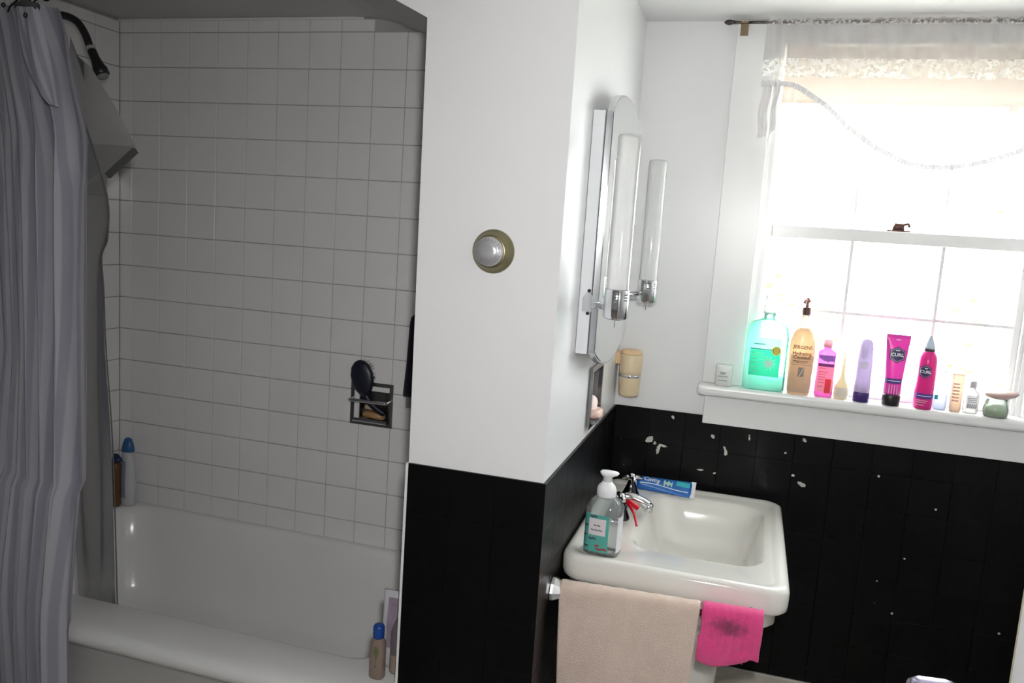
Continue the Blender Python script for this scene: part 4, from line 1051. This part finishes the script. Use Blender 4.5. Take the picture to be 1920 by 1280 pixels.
BR = mat('brown_lettering', (.10, .045, .03), .5)
letters('JERGENS', .0135, S, .0, .1300, BR, t, bold=.0002, sx=.98)
letters('Hydrating', .0125, S, -.001, .1130, BR, t, bold=.0003); letters('Coconut', .0125, S, -.001, .1020, BR, t, bold=.0003)
patch('print_line', S, -.022, .018, .0945, .0962, BR, t, .0012, 8, 1); patch('print_line', S, -.016, .014, .0905, .0918, BR, t, .0012, 8, 1); patch('print_line', S, -.027, .027, .0845, .0853, BR, t, .0012, 8, 1)
patch('picture', S, -.007, .009, .052, .078, mat('picture_brown', (.12, .08, .06), .5, var=.6, vscale=120, col2=(.45, .38, .3)), t, .0012, 6, 6)
patch('picture_leaf', S, -.003, .008, .053, .077, WL, t, .0018, 14, 14, lambda a, b: abs(a - b * .8) < .16)
# pink flat bottle
S = [(0, .021, .012, 5), (.003, .0235, .0135, 5), (.118, .0235, .0135, 5), (.124, .0245, .0140, 4), (.130, .021, .012, 3), (.134, .011, .010, 2.2), (.150, .0105, .0100, 2)]
t = bottle('body_wash_bottle', 'flat pink bottle with a purple band between the lotion and the pointed bottle', 'bottle', (2.2555, YS, ZS), S, plastic('magenta_gel', (.95, .28, .72), .5, .2, .2, (1, .55, .85)))
link('cap', lathe_me('cap', [(.0125, .140), (.0130, .142), (.0125, .160), (.011, .162)], 24), plastic('pale_pink_cap', (.95, .62, .66), .5, .1), t, smooth=True)
PL = plastic('salmon_label', (.95, .55, .52), .45, .0); PU = mat('violet_band', (.35, .12, .55), .4); PD = mat('plum_band', (.20, .02, .18), .4); RD = plastic('red_print_panel', (.90, .10, .12), .4, .0)
patch('label', S, -.021, .021, .016, .088, PL, t, .0008); patch('violet_top', S, -.021, .021, .098, .118, PU, t, .0008, 8, 6, lambda a, b: b > -.9 + abs(a) * .6 - a * .4); patch('plum_band', S, -.021, .020, .086, .0945, PD, t, .0012, 8, 1)
patch('red_panel', S, .001, .017, .012, .052, RD, t, .0014, 6, 6)
for zz, l in ((.081, .018), (.071, .024), (.064, .020), (.056, .018), (.049, .018), (.041, .018), (.030, .014)):
    patch('print_line', S, -.018, -.018 + l, zz - .0013, zz + .0013, mat('rose_print', (.70, .18, .25), .5), t, .0016, 4, 1)
# pointed applicator bottle
S = [(0, .0165, .0165, 2), (.003, .019, .019, 2), (.034, .0185, .0185, 2), (.044, .015, .015, 2), (.056, .0085, .0085, 2), (.075, .0055, .0055, 2), (.125, .0025, .0025, 2), (.132, .0012, .0012, 2)]
t = bottle('applicator_bottle', 'small cream bottle with a long pointed spout on the sill', 'bottle', (2.3025, YS, ZS), S, plastic('cream_plastic', (.80, .72, .52), .45, .0))
patch('label', S, -.015, .015, .006, .032, plastic('white_band_label', (.82, .81, .80), .4, .0), t, .0008)
# lavender tube standing on its cap
S = [(0, .0195, .0150, 2.4), (.002, .0210, .0165, 2.4), (.026, .0205, .0160, 2.4), (.027, .0200, .0158, 2.4)]
t = tag(empty('lotion_tube', (2.353, YS - .012, ZS)), 'lavender tube standing on a dark purple cap, left of the magenta tube', 'tube')
link('cap', loft_me('cap', S, 32), mat('purple_cap', (.055, .025, .16), .35), t, smooth=True)
S2 = [(.027, .0203, .0160, 2.4), (.060, .0205, .0155, 2.4), (.110, .0200, .0135, 2.4), (.150, .0180, .0110, 2.3), (.165, .0150, .0090, 2.2), (.172, .0100, .0065, 2), (.174, .0040, .0030, 2)]
link('body', loft_me('body', S2, 36), plastic('lavender_plastic', (.68, .58, .80), .35, .0), t, smooth=True)
patch('label', S2, -.014, .006, .092, .112, plastic('white_patch', (.80, .80, .84), .4, .0), t, .0008, 8, 4)
patch('painted_sheen', S2, -.015, .004, .118, .160, plastic('light_lilac', (.72, .64, .84), .4, .0), t, .0006, 8, 6, lambda a, b: a * a + b * b < 1)  # paler oval laid on the lilac tube as a painted highlight
# magenta tube
MAG = plastic('magenta_tube_plastic', (.70, .10, .46), .4, .0); MAGD = mat('deep_magenta', (.42, .02, .22), .4)
t = tag(empty('hair_gel_tube', (2.429, YS - .012, ZS)), 'magenta tube with flared crimped top and black cap on the sill', 'tube')
link('cap', loft_me('cap', [(0, .0215, .0190, 2.1), (.002, .0230, .0200, 2.1), (.027, .0225, .0195, 2.1), (.030, .0215, .0185, 2.1)], 32), BLACKPLASTIC, t, smooth=True)
S2 = [(.030, .0213, .0188, 2.1), (.07, .0225, .0180, 2.2), (.12, .0255, .0140, 2.4), (.165, .0285, .0080, 3), (.183, .0300, .0028, 4), (.193, .0305, .0014, 5)]
link('body', loft_me('body', S2, 40), MAG, t, smooth=True)
NV = mat('navy_print', (.03, .025, .10), .4)
hexs = lambda a, b: abs(a) < 1 and abs(b) + abs(a) * .45 < .98
patch('emblem', S2, -.0190, .0190, .117, .162, NV, t, .0010, 22, 22, hexs); patch('emblem_ring', S2, -.0168, .0168, .120, .159, mat('lilac_ring', (.45, .30, .50), .4), t, .0014, 22, 22, hexs); patch('emblem_core', S2, -.0155, .0155, .122, .157, NV, t, .0018, 22, 22, hexs)
letters('CURL', .0125, S2, 0, .1355, PRT, t, .0026, bold=.0003); patch('print_mark', S2, -.005, .005, .150, .1525, PRT, t, .0024, 3, 1)
patch('navy_band', S2, -.0215, .0215, .061, .075, mat('violet_navy_band', (.06, .03, .22), .4), t, .0008); patch('band_line', S2, -.0185, .0150, .0675, .0695, WL, t, .0014, 8, 1)
patch('print_mark', S2, -.006, .006, .1785, .1805, PRT, t, .0014, 3, 1)
for k in range(4): patch('vertical_stripe', S2, -.012 + k * .0065, -.0095 + k * .0065, .033, .058, mat('pale_magenta', (.80, .36, .66), .4), t, .0008, 2, 3)
# magenta spray bottle
S = [(0, .0215, .0215, 2), (.003, .0235, .0235, 2), (.125, .0240, .0240, 2), (.140, .0225, .0225, 2), (.152, .0165, .0165, 2), (.156, .0145, .0145, 2)]
t = bottle('hair_foam_bottle', 'hot pink round bottle with a black collar and grey pointed cap', 'bottle', (2.5085, YS - .008, ZS), S, plastic('hot_pink_plastic', (.75, .045, .30), .25, .0))
link('collar', lathe_me('collar', [(.0145, .155), (.0148, .157), (.0145, .161), (.0135, .162)], 28), BLACKPLASTIC, t, smooth=True)
link('cap', lathe_me('cap', [(.0140, .162), (.0142, .166), (.0110, .176), (.0065, .188), (.0035, .196), (.001, .198)], 28), plastic('grey_clear_cap', (.42, .46, .50), .4, .25, .1), t, smooth=True)
patch('emblem', S, -.021, .007, .083, .122, NV, t, .0010, 22, 22, hexs); patch('emblem_ring', S, -.0190, .0050, .0855, .1195, mat('rose_ring', (.50, .25, .42), .4), t, .0014, 22, 22, hexs); patch('emblem_core', S, -.0180, .0040, .0870, .118, NV, t, .0018, 22, 22, hexs)
letters('CURL', .0105, S, -.0065, .0985, PRT, t, .0026, bold=.0003); patch('print_mark', S, -.010, -.003, .110, .1125, PRT, t, .0024, 3, 1)
patch('navy_band', S, -.0225, .0225, .029, .043, mat('violet_band_dark', (.08, .03, .26), .4), t, .0008); patch('band_line', S, -.0185, .0150, .0355, .0375, WL, t, .0014, 8, 1)
for zz, l in ((.024, .026), (.019, .022), (.012, .018)): patch('print_line', S, -.019, -.019 + l, zz - .0009, zz + .0009, mat('pale_rose', (.80, .45, .60), .4), t, .0010, 6, 1)
# pale small containers at the right
S = [(0, .0145, .0130, 2.4), (.003, .0165, .0150, 2.4), (.08, .0155, .0140, 2.4), (.098, .0120, .0110, 2.2), (.106, .0075, .0075, 2)]
t = bottle('clear_blue_bottle', 'pale blue translucent bottle just right of the hot pink bottle', 'bottle', (2.5535, YS + .010, ZS), S, plastic('pale_blue_clear', (.74, .82, .96), .5, .35, .15, (.86, .92, 1)))
link('teal_clip', box_me('teal_clip', -.017, -.009, -.018, -.012, .028, .040, .001), mat('teal_plastic', (.02, .35, .45), .4), t)
S = [(0, .0125, .0100, 2.6), (.003, .0140, .0115, 2.6), (.06, .0140, .0110, 2.6), (.095, .0140, .0060, 3), (.102, .0140, .0015, 4)]
t = bottle('cream_tube', 'peach and beige tube between the pale blue and the small clear bottle', 'tube', (2.5895, YS, ZS), S, plastic('peach_beige', (.86, .70, .56), .5, .1))
patch('label', S, -.012, .004, .028, .082, plastic('mauve_print', (.60, .42, .40), .4, .0), t, .0008, 6, 12, lambda a, b: int((b + 1) * 6) % 2 == 0)
S = [(0, .0150, .0135, 3.2), (.003, .0175, .0155, 3.2), (.052, .0175, .0155, 3.2), (.060, .0130, .0120, 2.6), (.064, .0080, .0080, 2), (.072, .0075, .0075, 2)]
t = bottle('small_clear_bottle', 'small clear bottle with a grey label and grey cap on the sill', 'bottle', (2.6265, YS, ZS), S, plastic('clear_plastic', (.90, .90, .88), .45, .5, .1, (.96, .96, .94)))
link('cap', lathe_me('cap', [(.0080, .069), (.0092, .071), (.0088, .084), (.007, .087)], 20), mat('pale_grey_cap', (.48, .46, .47), .4), t, smooth=True)
patch('label', S, -.0145, .0145, .014, .050, plastic('grey_label', (.62, .61, .62), .3, .0), t, .0008, 8, 4)
for k in range(5): patch('print_mark', S, -.011 + k * .0048, -.0085 + k * .0048, .016, .027, mat('dark_grey_print', (.14, .15, .18), .5), t, .0012, 1, 1)
for zz in (.032, .037, .042): patch('print_line', S, -.011, .009, zz - .0008, zz + .0008, mat('dark_grey_print', (.14, .15, .18), .5), t, .0012, 4, 1)
S = [(0, .026, .026, 2), (.003, .0295, .0295, 2), (.022, .0300, .0300, 2), (.030, .0270, .0270, 2), (.042, .0250, .0250, 2), (.048, .0262, .0262, 2)]
t = bottle('glass_jar', 'low clear glass jar holding something green, near the right end of the sill', 'jar', (2.684, YS - .010, ZS), S, plastic('clear_jar_glass', (.85, .90, .86), .4, .7, .05, (.95, .98, .96)))
link('green_contents', loft_me('green_contents', [(.003, .020, .020, 2.2), (.012, .026, .025, 2.4), (.024, .024, .022, 2.2), (.034, .014, .015, 2, .004)], 24), plastic('sage_green', (.42, .56, .36), .4, .0), t, smooth=True)
t = tag(link('seashell_dish', loft_me('seashell_dish', [(0, .018, .014, 2), (.006, .034, .024, 2), (.013, .0405, .029, 2.1), (.018, .0385, .027, 2.1), (.021, .022, .014, 2)], 36), plastic('pinkish_shell', (.66, .50, .46), .25, .0), None, (2.694, YS - .010, ZS + .0485), (R(3), R(-5), 0), True), 'shallow pinkish oval dish resting on top of the glass jar', 'dish')

# ------------------------------------------------------------------ open door at the right, near the camera
dr = structure(empty('door_1', (2.362, -1.30, 0), (0, 0, R(9))))
DW = mat('door_white', (.72, .73, .74), .4, var=.04); DE = mat('door_edge_cream', (.50, .47, .33), .5, var=.15, vscale=12)
box('leaf', .0, .036, -.72, -.004, .012, 2.0, DW, dr, .002)
box('latch_edge', .001, .035, -.004, .0, .012, 2.0, DE, dr)
kn = lathe_me('door_knob', [(.012, .0), (.024, .001), (.026, .004), (.012, .008), (.0105, .068), (.015, .076), (.0235, .082), (.0255, .090), (.0255, .118), (.022, .126), (.010, .128)], 32)
link('door_knob', kn, mat('satin_knob', (.42, .38, .52), .26, metal=1.0, var=.08), dr, loc=(-.0005, -.062, .944), rot=(0, R(-90), 0), smooth=True)
for zz in (.25, 1.0, 1.75): link('hinge', tube_me('hinge', [(.04, -.722, zz - .045), (.04, -.722, zz + .045)], .007, 10), CHROME, dr, smooth=True)
